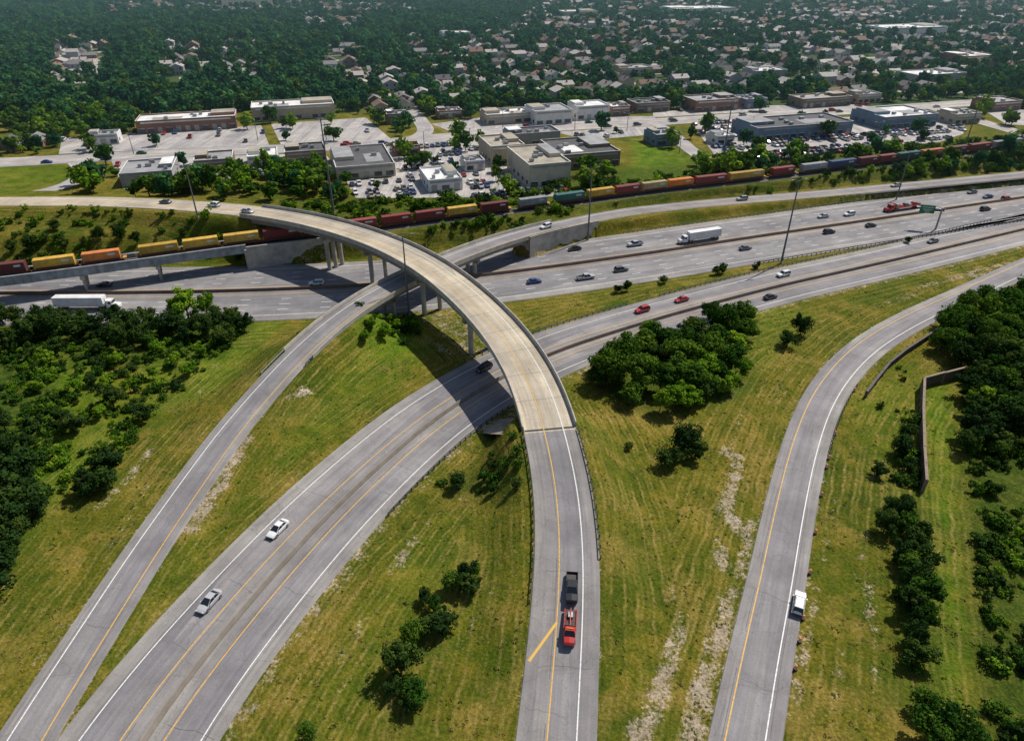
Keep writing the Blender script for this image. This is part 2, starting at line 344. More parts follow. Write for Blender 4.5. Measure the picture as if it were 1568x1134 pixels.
def groundmat():
    m,n,l,b=nt('grass_and_soil')
    pos=n.new('ShaderNodeNewGeometry').outputs['Position']
    def att(x):
        a=n.new('ShaderNodeAttribute'); a.attribute_name=x; return a.outputs['Fac']
    big=noise(n,l,pos,.035,6,.62); mid=noise(n,l,pos,.22,6,.7); fine=noise(n,l,pos,2.2,6,.75)
    r=ramp(n,[(.30,(.034,.055,.006)),(.41,(.066,.088,.009)),(.50,(.118,.118,.012)),(.58,(.185,.148,.022)),(.68,(.29,.205,.06))])
    f=math_(n,l,'ADD',math_(n,l,'MULTIPLY',big,.5),math_(n,l,'MULTIPLY',mid,.5)); l.new(f,r.inputs[0])
    col=r.outputs[0]
    mp=n.new('ShaderNodeMapping'); mp.inputs['Location'].default_value=(37,91,0); l.new(pos,mp.inputs[0])
    pn=ramp(n,[(.50,(0,0,0)),(.60,(1,1,1))]); l.new(noise(n,l,mp.outputs[0],.085,8,.74),pn.inputs[0])
    col=mix(n,l,math_(n,l,'MULTIPLY',pn.outputs[0],.55),col,(.28,.20,.05))
    mp2=n.new('ShaderNodeMapping'); mp2.inputs['Location'].default_value=(-57,23,5); l.new(pos,mp2.inputs[0])
    pg=ramp(n,[(.49,(0,0,0)),(.62,(1,1,1))]); l.new(noise(n,l,mp2.outputs[0],.06,8,.72),pg.inputs[0])
    col=mix(n,l,math_(n,l,'MULTIPLY',pg.outputs[0],.65),col,(.048,.088,.006))
    r2=ramp(n,[(.35,(.04,.11,.006)),(.5,(.078,.16,.008)),(.68,(.16,.21,.016))]); l.new(mid,r2.inputs[0])
    lf=math_(n,l,'MULTIPLY',att('lush'),math_(n,l,'ADD',math_(n,l,'MULTIPLY',big,2.0),-.3),True)
    col=mix(n,l,lf,col,r2.outputs[0])
    r3=ramp(n,[(.35,(.024,.05,.008)),(.5,(.045,.08,.010)),(.68,(.11,.125,.02))]); l.new(noise(n,l,pos,.5,6,.7),r3.inputs[0])
    bf=math_(n,l,'MULTIPLY',att('brush'),math_(n,l,'ADD',big,.45),True)
    col=mix(n,l,bf,col,r3.outputs[0])
    mw=att('mow'); wob=math_(n,l,'MULTIPLY',noise(n,l,pos,.08,4,.6),3.0)
    sn=math_(n,l,'SINE',math_(n,l,'MULTIPLY',math_(n,l,'ADD',mw,wob),6.4))
    sn2=math_(n,l,'SINE',math_(n,l,'MULTIPLY',math_(n,l,'ADD',mw,wob),2.7))
    gate=ramp(n,[(.40,(.1,.1,.1)),(.60,(1,1,1))]); l.new(noise(n,l,pos,.045,5,.7),gate.inputs[0])
    sw=math_(n,l,'MULTIPLY',math_(n,l,'ADD',sn,sn2),math_(n,l,'MULTIPLY',gate.outputs[0],.42))
    brk=ramp(n,[(.40,(0,0,0)),(.6,(1,1,1))]); l.new(noise(n,l,pos,.45,7,.78),brk.inputs[0])
    sw=math_(n,l,'MULTIPLY',sw,math_(n,l,'ADD',math_(n,l,'MULTIPLY',brk.outputs[0],1.),.15))
    sw=math_(n,l,'MULTIPLY',sw,math_(n,l,'LESS_THAN',mw,26.)); sw=math_(n,l,'MULTIPLY',sw,math_(n,l,'SUBTRACT',1.,att('brush'),True))
    swc=math_(n,l,'ADD',sw,0.,True); swd=math_(n,l,'MULTIPLY',sw,-1.,True)
    col=mix(n,l,swc,col,(.31,.23,.08)); col=mix(n,l,swd,col,(.038,.056,.006))
    fd=math_(n,l,'ADD',math_(n,l,'MULTIPLY',att('dirt'),1.25),math_(n,l,'MULTIPLY',math_(n,l,'SUBTRACT',math_(n,l,'ADD',math_(n,l,'MULTIPLY',fine,.55),math_(n,l,'MULTIPLY',noise(n,l,pos,.35,8,.78),.95)),.90),3.4))
    dr=ramp(n,[(.45,(0,0,0)),(.85,(1,1,1))]); l.new(fd,dr.inputs[0])
    dm_=math_(n,l,'MULTIPLY',dr.outputs[0],math_(n,l,'GREATER_THAN',att('dirt'),.04))
    dc=ramp(n,[(.3,(.25,.19,.13)),(.7,(.52,.44,.35))]); l.new(mid,dc.inputs[0])
    col=mix(n,l,math_(n,l,'MULTIPLY',dm_,.88),col,dc.outputs[0])
    col=mix(n,l,math_(n,l,'MULTIPLY',att('forest'),.85),col,(.04,.078,.024))
    fr=ramp(n,[(.3,(.42,.44,.42)),(.5,(1,1,1)),(.7,(1.65,1.55,1.45))]); l.new(fine,fr.inputs[0])
    col=mix(n,l,1.,col,fr.outputs[0],'MULTIPLY')
    l.new(col,b.inputs['Base Color']); b.inputs['Roughness'].default_value=.95; b.inputs['Specular IOR Level'].default_value=.05
    bp=n.new('ShaderNodeBump'); bp.inputs['Distance'].default_value=.4; bp.inputs['Strength'].default_value=.9
    l.new(math_(n,l,'ADD',noise(n,l,pos,1.6,6,.7),math_(n,l,'MULTIPLY',mid,.8)),bp.inputs['Height']); l.new(bp.outputs[0],b.inputs['Normal'])
    return m
me.materials.append(groundmat())
COL.objects.link(bpy.data.objects.new('ground',me))
print('terrain',time.time()-T0)
# ------------------------------------------------------------ roads
mb=MB()
for sg in (1,-1):
    o=lambda a:sg*a
    def rng_(a,b): return max(o(a),o(b)),min(o(a),o(b))
    for (a,b,mt) in ((.3,2.6,M_shld),(2.6,17.1,M_asphf),(17.1,20.3,M_shld)):
        x,y=rng_(a,b); strip(mb,FW,x,y,0,mt)
    sweep(mb,FW,[(o(20.3),0),(o(20.8),-.5)][::(1 if sg<0 else -1)],M_shld)
    line(mb,FW,o(2.7),M_yel,.2); line(mb,FW,o(17.0),M_white,.2)
    for a in (6.3,9.9,13.5): dashes(mb,FW,o(a),M_white,.2,s0=2)
mb.obj('freeway')
mb=MB(); sweep(mb,FW,[(.45,0),(.4,.25),(.12,.9),(-.12,.9),(-.4,.25),(-.45,0)],M_brown,step=6); mb.obj('median_barrier')
mb=MB()
sweep(mb,R3,[(12,-.5),(11.6,0),(8.7,0)],M_shld); strip(mb,R3,8.7,3.1,0,M_asph); strip(mb,R3,3.1,.4,0,M_shld)
strip(mb,R3,-.4,-2.5,0,M_shld); strip(mb,R3,-2.5,-7.5,0,M_asph); sweep(mb,R3,[(-7.5,0),(-9.7,0),(-10.1,-.5)],M_shld)
line(mb,R3,8.6,M_white); line(mb,R3,3.2,M_yel); line(mb,R3,-2.6,M_yel); line(mb,R3,-7.4,M_white)
e3=R3.s_px(1100,463); cracks(mb,R3,.6,11.4,0,e3,16,(2.7,9.1),3); cracks(mb,R3,-9.5,-.6,0,e3,18,(-2.2,-7.9),4)
mb.obj('collector_road')
mb=MB(); sx=R3.s_px(830,547); PB=[(.36,0),(.3,.25),(.1,.85),(-.1,.85),(-.3,.25),(-.36,0)]
sweep(mb,R3,PB,M_grbar,0,sx,step=4); sweep(mb,R3,PB,M_brown,sx,None,step=4); mb.obj('median_barrier')
mb=MB()
sweep(mb,R4,[(4.9,-.5),(4.5,0),(2.5,0)],M_shld); strip(mb,R4,2.5,-2.5,0,M_asph); sweep(mb,R4,[(-2.5,0),(-4.5,0),(-4.9,-.5)],M_shld)
line(mb,R4,2.45,M_yel); line(mb,R4,-2.45,M_white); cracks(mb,R4,-4.4,4.4,0,R4.s_px(1500,440),15,(2.9,-2.95),5); mb.obj('exit_ramp_road')
mb=MB()
for a,b,mt in ((4.05,2.35,M_shld),(2.35,-2.35,M_asph),(-2.35,-4.05,M_shld)): strip(mb,R2,a,b,0,mt)
sweep(mb,R2,[(4.4,-.5),(4.05,0)],M_shld); sweep(mb,R2,[(-4.05,0),(-4.4,-.5)],M_shld)
line(mb,R2,2.3,M_white); line(mb,R2,-2.3,M_yel); cracks(mb,R2,-3.9,3.9,0,r2a,15,(2.75,-2.7),6); mb.obj('ramp_road')
def bridge(name,path,sa,sb,w,piers,deckmat,gird=4,par=1.0,wing=0,gd=1.5):
    e=empty(name); hw=w/2
    mb=MB(); sweep(mb,path,[(hw+.35,-.04),(hw+.35,-.45),(-hw-.35,-.45),(-hw-.35,-.04)],M_conc,sa,sb,closed=True,cap=True); mb.obj('deck_slab',e)
    mb=MB()
    for i in range(gird):
        o=-hw+.9+(w-1.8)*i/(gird-1)
        sweep(mb,path,[(o+.25,-.46),(o+.25,-.46-gd),(o-.25,-.46-gd),(o-.25,-.46)],M_concshade,sa+.3,sb-.3,closed=True,cap=True)
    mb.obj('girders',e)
    mb=MB()
    for sg in (1,-1):
        a,b=hw+.36,hw-.02
        sweep(mb,path,[(sg*a,-.5),(sg*a,par),(sg*(a-.22),par),(sg*b,.25),(sg*b,-.03)],M_par,sa-wing,sb+wing,closed=True,cap=True)
    mb.obj('parapets',e)
    mb=MB()
    for s,cols in piers:
        x,y,z=path.at(s); an=path.ang(s)+math.pi/2; g=H1(x,y)-.5
        top=z-.47-gd; mb.box((x,y,top-.6),(w-1.2,1.3,1.2),M_concshade,an)
        for k in range(cols):
            o=(k-(cols-1)/2)*(w-5)/max(1,cols-1); cx,cy,_=path.at(s,o)
            mb.cyl((cx,cy,g),(cx,cy,top-1.1),.7,.7,M_conc,12)
    for s in (sa,sb):
        x,y,z=path.at(s); mb.box((x,y,z-2.6),(w+.6,1.0,4.2),M_conc,path.ang(s)+math.pi/2)
    mb.obj('piers_and_abutments',e)
    return e
mb=MB()
sweep(mb,R1,[(5.7,-.5),(5.3,0),(1.25,0)],M_shld,0,r1a-1); strip(mb,R1,1.25,-2.7,0,M_asph,0,r1a-1); sweep(mb,R1,[(-2.7,0),(-5.3,0),(-5.7,-.5)],M_shld,0,r1a-1)
strip(mb,R1,5.2,-5.2,0,M_deck,r1a-1,r1b); sweep(mb,R1,[(5.7,-.5),(5.3,0),(-5.3,0),(-5.7,-.5)],M_deck,r1b,R1.L)
strip(mb,R1,5.1,-5.1,.008,pmat('expansion_joint',(.05,.05,.05),None,1,.9),r1a-.6,r1a-.1)
line(mb,R1,1.2,M_yel); line(mb,R1,-2.7,M_white); cracks(mb,R1,-5,5,0,r1a-2,13,(1.6,-3.1),7)
a=R1.at(R1.s_px(862,1000)-.6,4.8,.03);b=R1.at(R1.s_px(866,965),1.2,.03); dd=np.array(b)-np.array(a); nn=np.array([-dd[1],dd[0],0]); nn=nn/np.linalg.norm(nn)*.22
mb.poly([np.array(a)-nn,np.array(b)-nn,np.array(b)+nn,np.array(a)+nn],M_yel)
mb.obj('flyover_road')
p1=[(R1.s_px(735,470),2),(R1.s_px(660,409),2),(R1.s_px(570,366),2),(R1.s_px(505,344),3)]
bridge('curved_flyover_bridge',R1,r1a,r1b,10.4,p1,M_deck,5,.95,gd=1.9)
p2=[(R2.s_px(590,442),2),(R2.s_px(720,385),2)]
bridge('ramp_overpass_bridge',R2,r2a,r2b,8.2,p2,M_asph,4,.9,wing=18)
P=drop([(738,664),(765,642),(800,640),(806,676),(772,668)]); mb=MB(); mb.poly([(p[0],p[1],p[2]+.15) for p in P],pmat('slope_paving_concrete',(.34,.29,.23),(.22,.18,.14),.5,.95)); mb.obj('slope_paving')
mb=MB(); sa_=r2b-1; sb_=R2.s_px(905,334)
def wallstrip(mb,path,sa,sb,off,th,bot,toff,n=14):
    for i in range(n):
        s0=sa+(sb-sa)*i/n;s1=sa+(sb-sa)*(i+1)/n
        a=path.at(s0,off);b=path.at(s1,off); a2=path.at(s0,off-th);b2=path.at(s1,off-th)
        mb.poly([(a2[0],a2[1],bot),(b2[0],b2[1],bot),(b2[0],b2[1],b2[2]+toff),(a2[0],a2[1],a2[2]+toff)],M_conc)
        mb.poly([(a2[0],a2[1],a2[2]+toff),(b2[0],b2[1],b2[2]+toff),(b[0],b[1],b[2]+toff),(a[0],a[1],a[2]+toff)],M_par)
        mb.poly([(a[0],a[1],bot),(b[0],b[1],bot),(b[0],b[1],b[2]+toff),(a[0],a[1],a[2]+toff)],M_conc)
wallstrip(mb,R2,sa_,sb_,-4.5,.4,-.3,.6); mb.obj('retaining_wall')
# ------------------------------------------------------------ railway
e=empty('railway_track')
mb=MB(); sweep(mb,RL,[(3.4,-.9),(2.0,-.2),(-2.0,-.2),(-3.4,-.9)],M_ballast,rlb-2,RL.L,step=5); strip(mb,RL,2,-2,-.2,M_ballast,0,rlb); mb.obj('ballast_bed',e)
mb=MB()
for o in (.72,-.72): sweep(mb,RL,[(o+.05,-.18),(o+.05,0),(o-.05,0),(o-.05,-.18)],M_darksteel,step=5)
mb.obj('rails',e)
mb=MB(); d=RL.s_px(-60,430)
while d<RL.s_px(1600,220):
    x,y,z=RL.at(d); mb.box((x,y,z-.17),(.28,2.6,.12),M_darksteel,RL.ang(d)); d+=1.3
mb.obj('sleepers',e)
e=empty('railway_girder_bridge')
mb=MB()
for sg in (1,-1):
    sweep(mb,RL,[(sg*3.3,-1.9),(sg*3.3,.9),(sg*3.0,.9),(sg*3.0,-1.9)],M_girder,0,rlb,closed=True,cap=True)
    sweep(mb,RL,[(sg*3.55,.9),(sg*3.55,1.0),(sg*2.75,1.0),(sg*2.75,.9)],M_girder,0,rlb,closed=True,cap=True)
    d=1
    while d<rlb:
        x,y,z=RL.at(d,sg*3.42); mb.box((x,y,z-.5),(.12,.22,2.7),M_girder,RL.ang(d)); d+=2.2
sweep(mb,RL,[(2.99,-1.1),(2.99,-.6),(-2.99,-.6),(-2.99,-1.1)],M_girder,0,rlb,closed=True)
mb.obj('girders',e)
mb=MB()
for uu,vv in ((-90,433),(118,409),(240,393)):
    s=RL.s_px(uu,vv); x,y,z=RL.at(s); mb.box((x,y,z-2.5),(7.4,1.2,1.2),M_conc,RL.ang(s)+math.pi/2)
    for o in (-2.6,0,2.6):
        cx,cy,_=RL.at(s,o); mb.cyl((cx,cy,-.5),(cx,cy,z-3),.45,.45,M_conc,10)
x,y,z=RL.at(rlb); mb.box((x,y,z-4.3),(9,1.6,7.4),M_conc,RL.ang(rlb)+math.pi/2)
mb.obj('piers_and_abutment',e)
mb=MB(); wallstrip(mb,RL,rlb,RL.s_px(520,357),-4.0,.5,-.4,.6,12); mb.obj('retaining_wall')
CC={'red':(.27,.03,.024),'yel':(.62,.37,.035),'ora':(.72,.22,.03),'mar':(.17,.028,.026),'grn':(.02,.13,.115),'gry':(.38,.38,.4),'blu':(.03,.07,.2),'tan':(.56,.43,.19)}
CCN=[0]
def contmat(k):
    CCN[0]+=1; f=.78+.4*((CCN[0]*37)%10)/10
    c=tuple(x*f+.012*((CCN[0]*13)%3) for x in CC[k]); return pmat('container_%s_%d'%(k,CCN[0]),c,tuple(x*.55+.02 for x in c),.45,.7)
M_wag=pmat('wagon_frame',(.12,.03,.02),(.06,.03,.02),1,.8); M_wagy=pmat('wagon_sill_yellow',(.45,.28,.04),(.35,.2,.03),1,.8)
M_clab=pmat('container_lettering',(.6,.6,.58),(.5,.5,.5),2,.7)
def wagon(mb,length,col):
    L=length
    mb.box((0,0,.95),(L+1.4,2.5,.45),M_wag); 
    for sg in (1,-1):
        mb.box((0,sg*1.35,1.15),(L*.9,.16,.9),M_wag)
        mb.box((sg*(L/2+.9),0,1.2),(1.0,2.2,.25),M_wagy)
    for bx in (-L/2+.8,L/2-.8):
        mb.box((bx,0,.5),(2.4,2.0,.3),M_darksteel)
        for wx in (-.85,.85):
            for wy in (-.72,.72): mb.cyl((bx+wx,wy-.07,.43),(bx+wx,wy+.07,.43),.43,.43,M_darksteel,12)
    m=contmat(col); z0=1.2; h=2.75
    mb.box((0,0,z0+h/2),(L-.3,2.42,h),m)
    for sg in (1,-1):
        k=-L/2+.35
        while k<L/2-.3: mb.box((k,sg*1.235,z0+h/2),(.22,.06,h-.3),m); k+=.6
        for ex in (-L/2+.17,L/2-.17): mb.box((ex,sg*1.2,z0+h/2),(.2,.2,h+.02),m)
        mb.box((L*.28,sg*1.28,z0+h*.68),(L*.2,.03,.6),M_clab)
    k=-L/2+.5
    while k<L/2-.4: mb.box((k,0,z0+h+.02),(.25,2.2,.06),m); k+=.7
train=empty('freight_train')
TR=[(-150,-90,'red'),(-80,-15,'yel'),(-8,45,'mar'),(56,119,'yel'),(130,188,'ora'),(216,276,'yel'),(283,337,'yel'),(345,399,'yel'),(405,462,'red'),(468,512,'mar'),(520,578,'red'),(585,630,'red'),(637,681,'red'),(686,730,'yel'),(736,777,'mar'),(795,836,'gry'),(850,893,'grn'),(899,938,'yel'),(942,978,'red'),(982,1019,'tan'),(1022,1058,'ora'),(1064,1110,'red'),(1115,1166,'yel'),(1180,1213,'red'),(1226,1262,'gry'),(1268,1306,'blu'),(1312,1340,'mar'),(1343,1368,'red'),(1372,1404,'grn'),(1408,1440,'ora'),(1446,1476,'mar'),(1482,1512,'red'),(1518,1560,'gry')]
for u0,u1,c in TR:
    s0=np.interp(u0,RL.uvp[0],RL.s);s1=np.interp(u1,RL.uvp[0],RL.s)
    mb=MB(); wagon(mb,max(8,s1-s0),c); o=mb.obj('wagon_'+c,train); o.location=RL.at((s0+s1)/2); o.rotation_euler=(0,0,RL.ang((s0+s1)/2))
# ------------------------------------------------------------ vehicles
PC={'white':(.78,.78,.78),'silver':(.45,.46,.48),'black':(.015,.015,.017),'grey':(.12,.125,.13),'red':(.42,.02,.015),'blue':(.03,.06,.2),'tan':(.35,.3,.22),'green':(.02,.12,.07)}
def paint(k): return pmat('car_paint_'+k,PC[k],tuple(x*.95 for x in PC[k]),1,.3,.0,coat=.6)
def wheels(mb,xs_,hw,r=.34,w=.24):
    for x in xs_:
        for sg in (1,-1):
            mb.cyl((x,sg*(hw-w),r),(x,sg*hw,r),r,r,M_tyre,14); mb.cyl((x,sg*(hw-.02),r),(x,sg*(hw+.015),r),r*.58,r*.55,M_steel,10)
def loft(mb,st,m):
    base=len(mb.v); k=len(st[0][1])*2-1
    for x,sec in st:
        full=[(y,z) for y,z in sec]+[(-y,z) for y,z in sec[::-1][1:]]
        for y,z in full: mb.v.append((x,y,z))
    for i in range(len(st)-1):
        for j in range(k-1):
            a=base+i*k+j; mb.face([a,a+1,a+k+1,a+k],m)
    mb.face([base+j for j in range(k)][::-1],m); mb.face([base+(len(st)-1)*k+j for j in range(k)],m)
def sec(hw,zb,zt,crown=.04): return [(hw*.9,zb),(hw*.99,zb+.12),(hw,(zb+zt)/2),(hw*.97,zt-.1),(hw*.88,zt),(0,zt+crown)]
def cabin(mb,x0,x1,x2,x3,zb,zt,wb,wt,p):
    B=[(x0,-wb,zb),(x3,-wb,zb),(x3,wb,zb),(x0,wb,zb)];T=[(x1,-wt,zt),(x2,-wt,zt),(x2,wt,zt),(x1,wt,zt)]
    i=len(mb.v); mb.v.extend(B+T)
    for q in ((0,1,5,4),(1,2,6,5),(2,3,7,6),(3,0,4,7)): mb.face([i+j for j in q],M_glass)
    mb.box(((x1+x2)/2,0,zt+.02),(x2-x1+.08,wt*2+.06,.07),p,taper=.93)
    for a,b in zip(B,T): mb.cyl(a,b,.045,.04,p,5,False)
    xm=(x0+x3)/2-.1; xt=(x1+x2)/2
    for sg in (1,-1): mb.cyl((xm,sg*(wb+.0),zb),(xt,sg*(wt+.01),zt),.05,.05,p,5,False)
_cars={}
def carmesh(kind,c):
    if (kind,c) in _cars: return _cars[kind,c]
    mb=MB(); p=paint(c)
    if kind=='sedan':
        loft(mb,[(-2.35,sec(.78,.38,.82)),(-2.2,sec(.86,.28,.95)),(-1.4,sec(.91,.22,.98)),(.8,sec(.91,.22,.95)),(1.9,sec(.87,.24,.80)),(2.28,sec(.78,.3,.68)),(2.38,sec(.66,.36,.6))],p)
        cabin(mb,-1.85,-1.05,.15,1.15,.93,1.43,.80,.60,p); wheels(mb,(-1.42,1.42),.92); L=2.33; zl=.66
        for sg in (1,-1): mb.box((.75,sg*.98,1.0),(.2,.16,.12),p)
    elif kind=='suv':
        loft(mb,[(-2.35,sec(.86,.4,1.0)),(-2.25,sec(.92,.3,1.08)),(.9,sec(.94,.3,1.08)),(1.9,sec(.92,.32,1.0)),(2.3,sec(.86,.36,.86)),(2.4,sec(.75,.42,.74))],p)
        cabin(mb,-2.3,-1.95,.25,1.1,1.06,1.70,.85,.68,p); wheels(mb,(-1.42,1.45),.96,.38); L=2.34; zl=.82
        for sg in (1,-1): mb.cyl((-1.8,sg*.6,1.8),(0,sg*.6,1.8),.025,.025,M_darksteel,5); mb.box((.75,sg*1.02,1.12),(.2,.18,.16),p)
    else:
        loft(mb,[(.2,sec(.95,.42,1.12)),(1.7,sec(.95,.42,1.12)),(2.7,sec(.93,.42,1.08)),(2.9,sec(.85,.46,.9))],p)
        loft(mb,[(-.9,sec(.95,.42,1.12)),(.2,sec(.95,.42,1.12))],p)
        mb.box((-1.9,0,.62),(2.1,1.8,.35),p,top=M_darksteel)
        for sg in (1,-1): mb.box((-1.9,sg*.9,.95),(2.1,.1,.5),p)
        mb.box((-2.92,0,.9),(.1,1.88,.55),p)
        cabin(mb,-.85,-.75,.75,1.5,1.1,1.78,.86,.70,p); wheels(mb,(-1.85,1.9),.97,.42); L=2.93; zl=.85
    f=L if kind!='pickup' else 2.84
    for sg in (1,-1):
        mb.box((f-.03,sg*.62,zl),(.12,.3,.14),M_lamp); mb.box((-L+.0,sg*.68,zl+.12),(.1,.22,.18),M_tail); 
    mb.box((-L-.0,0,.48),(.14,1.5,.16),M_darksteel); mb.box((f,0,.46),(.14,1.4,.18),M_darksteel)
    me=mb.mesh(kind+'_'+c)
    _cars[kind,c]=me; return me
CARNAME={'sedan':'sedan_car','suv':'suv_car','pickup':'pickup_truck'}
def onroad(u,v,path,off=None,dz=.02):
    z=0.
    for _ in range(5):
        x,y,_z=G(u,v,z); s=path.near(x,y); z=float(np.interp(s,path.s,path.p[:,2]))
    an=path.ang(s); cx,cy,_=path.at(s); o=-(x-cx)*math.sin(an)+(y-cy)*math.cos(an)
    s+=(x-cx)*math.cos(an)+(y-cy)*math.sin(an)
    return s,(o if off is None else off)
def car(u,v,path,kind='sedan',c='white',flip=False,off=None,name=None):
    s,o=onroad(u,v,path,off); x,y,z=path.at(s,o,.02)
    ob=bpy.data.objects.new(name or CARNAME[kind],carmesh(kind,c)); COL.objects.link(ob); ob.location=(x,y,z)
    ob.rotation_euler=(0,0,path.ang(s)+(math.pi if flip else 0)); return ob
car(430,814,R3,'sedan','white',True,5.9); car(322,924,R3,'sedan','silver',True,5.9); car(750,571,R3,'suv','black',True,6)
car(1214,924,R4,'suv','white',False,-3.9)
car(1040,459,R3,'sedan','red',True,6); car(983,477,R3,'suv','red',True,6.2); car(1200,423,R3,'suv','white',True,5.8); car(1170,452,R3,'sedan','black',False,-5); car(1430,372,R3,'sedan','grey',True,6)
for u,v,k,c,fl in ((485,436,'suv','white',1),(160,438,'sedan','black',1),(818,433,'sedan','blue',0),(897,427,'pickup','silver',0),(951,415,'suv','grey',0),(880,383,'sedan','black',1),(972,376,'pickup','silver',1),(1141,382,'sedan','grey',0),(1269,357,'suv','black',0),(1333,347,'sedan','black',0),(1260,333,'sedan','silver',1),(1300,330,'suv','white',1),(1488,296,'sedan','grey',1),(1512,303,'sedan','blue',1),(1508,322,'suv','black',0),(1438,323,'sedan','black',0),(1540,306,'suv','red',0)):
    car(u,v,FW,k,c,bool(fl))
car(1375,287,R2,'sedan','silver',True,0); car(1137,307,R2,'suv','silver',True,0); car(835,349,R2,'suv','white',True,0)
car(335,313,R1,'suv','white',False,-1); car(390,321,R1,'sedan','silver',True,1.5); car(256,310,R1,'sedan','grey',False,-1)
car(873,904,R1,'pickup','black',True,-.9)
def semi(name,u,v,path,trailer,cabc,flip,flat=False,off=None):
    mb=MB(); p=paint(cabc); tm=pmat('trailer_'+trailer,PC.get(trailer,(.7,.7,.7)),None,.3,.6)
    loft(mb,[(5.2,sec(1.15,.6,2.9)),(6.9,sec(1.15,.6,2.8)),(7.0,sec(1.1,.6,1.75)),(8.6,sec(1.0,.6,1.6)),(8.8,sec(.9,.6,1.4))],p)
    mb.box((6.98,0,2.25),(.12,1.9,.75),M_glass)
    for sg in (1,-1): mb.box((6.4,sg*1.14,2.2),(.8,.08,.65),M_glass); mb.cyl((5.3,sg*1.1,.9),(5.3,sg*1.1,3.6),.09,.09,M_steel,8); mb.box((8.7,sg*.75,.95),(.2,.3,.2),M_lamp)
    mb.box((4,0,.85),(5,1.0,.25),M_darksteel)
    if flat:
        mb.box((-2.5,0,1.35),(13.5,2.5,.3),p)
        for k in range(6): mb.box((-8+k*2.2,0,1.8+.25*(k%2)),(1.6,1.8,.6+.5*(k%2)),paint(['grey','red','tan'][k%3]),taper=.8)
        mb.box((4.2,0,2.2),(.15,2.4,1.6),M_steel)
    else:
        mb.box((-2.6,0,2.55),(14.4,2.55,2.8),tm)
        for k in range(12): mb.box((-9.3+k*1.22,0,2.55),(.05,2.6,2.7),tm)
        mb.box((-2.6,0,1.1),(12,.9,.14),M_darksteel); mb.box((-9.86,0,2.5),(.06,2.3,2.5),M_steel)
    wheels(mb,(7.9,4.3,3.1,-7.2,-8.5),1.22,.5,.5)
    s,o=onroad(u,v,path,off); ob=mb.obj(name); ob.location=path.at(s,o,.02); ob.rotation_euler=(0,0,path.ang(s)+(math.pi if flip else 0)); return ob
o=semi('semi_trailer_truck',1068,369,FW,'white','white',True); o.scale=(.92,1,1)
o=semi('semi_trailer_truck',140,472,FW,'white','white',False)
semi('flatbed_truck',1380,321,FW,'red','red',True,True)
mb=MB(); p=paint('red')
loft(mb,[(-.2,sec(1.0,.55,1.9)),(1.1,sec(1.0,.55,1.9)),(1.6,sec(.98,.55,1.35)),(2.7,sec(.93,.55,1.2)),(2.9,sec(.8,.6,1.05))],p)
cabin(mb,-.15,.0,.95,1.6,1.4,2.15,.93,.76,p)
mb.box((-2.5,0,1.02),(4.6,2.1,.16),p,top=M_darksteel)
for sg in (1,-1): mb.box((-2.5,sg*1.02,1.2),(4.6,.12,.28),p)
for k in range(4): mb.box((-1.0-k*1.1,0,1.13),(.12,1.9,.06),p)
mb.box((-3.2,0,1.4),(1.2,.8,.5),M_steel); mb.cyl((-1.0,0,1.2),(-4.4,0,2.0),.12,.08,p,6); mb.box((-.35,0,1.6),(.12,1.9,1.0),M_darksteel); mb.box((.5,0,2.27),(.18,1.1,.12),pmat('beacon_amber',(.8,.3,.02),None,1,.3))
mb.box((-4.8,0,.7),(.5,1.8,.12),M_darksteel); wheels(mb,(1.9,-3.1,-4.0),1.02,.44,.28)
s,o=onroad(868,972,R1); ob=mb.obj('tow_truck'); ob.location=R1.at(s,-.85,.02); ob.rotation_euler=(0,0,R1.ang(s)+math.pi); ob.scale=(.8,.9,.9)
# ------------------------------------------------------------ guardrails, walls, barrels
def guardrail(path,off,s0,s1,h=.75):
    mb=MB(); d=s0; sg=1 if off>0 else -1
    sweep(mb,path,[(off,h-.32),(off+.06*sg,h-.24),(off,h-.16),(off+.06*sg,h-.08),(off,h)],M_steel,s0,s1)
    sweep(mb,path,[(off+.07*sg,h-.32),(off+.07*sg,h)],M_steel,s0,s1)
    while d<s1:
        x,y,z=path.at(d,off+.18*sg); mb.box((x,y,z+h/2-.35),(.15,.18,h+.7),M_darksteel,path.ang(d)); d+=2.
    mb.obj('guardrail')
guardrail(R1,5.5,R1.s_px(868,920),r1a-1); guardrail(R1,-5.5,R1.s_px(869,850),r1a-1)
guardrail(R2,4.25,R2.s_px(420,580),r2a-18); guardrail(R2,-4.25,R2.s_px(440,560),r2a-18)
guardrail(R3,-9.9,R3.s_px(520,770),R3.s_px(740,593)); guardrail(R3,11.8,R3.s_px(790,567),R3.s_px(1000,491)); guardrail(R3,11.8,R3.s_px(1050,477),R3.s_px(1568,352))
guardrail(FW,-20.5,FW.s_px(1100,372),FW.s_px(1560,305)); guardrail(FW,20.5,FW.s_px(1000,388),FW.s_px(1560,305))
guardrail(R4,-4.7,R4.s_px(1230,690),R4.s_px(1280,580))
def wallrun(name,pts,h,mat,cap,t=.35):
    mb=MB(); P=[p for p in drop(pts)]
    for a,b in zip(P[:-1],P[1:]):
        L=math.hypot(b[0]-a[0],b[1]-a[1]); an=math.atan2(b[1]-a[1],b[0]-a[0]); n=max(1,int(L/4))
        for i in range(n):
            c=a+(b-a)*(i+.5)/n; mb.box((c[0],c[1],c[2]+h/2-.3),(L/n-.02,t,h+.6),mat,an); mb.box((c[0],c[1],c[2]+h+.06),(L/n,t+.2,.12),cap,an)
            c=a+(b-a)*i/n; mb.box((c[0],c[1],c[2]+h/2-.2),(.45,t+.25,h+.7),cap,an)
    mb.obj(name)
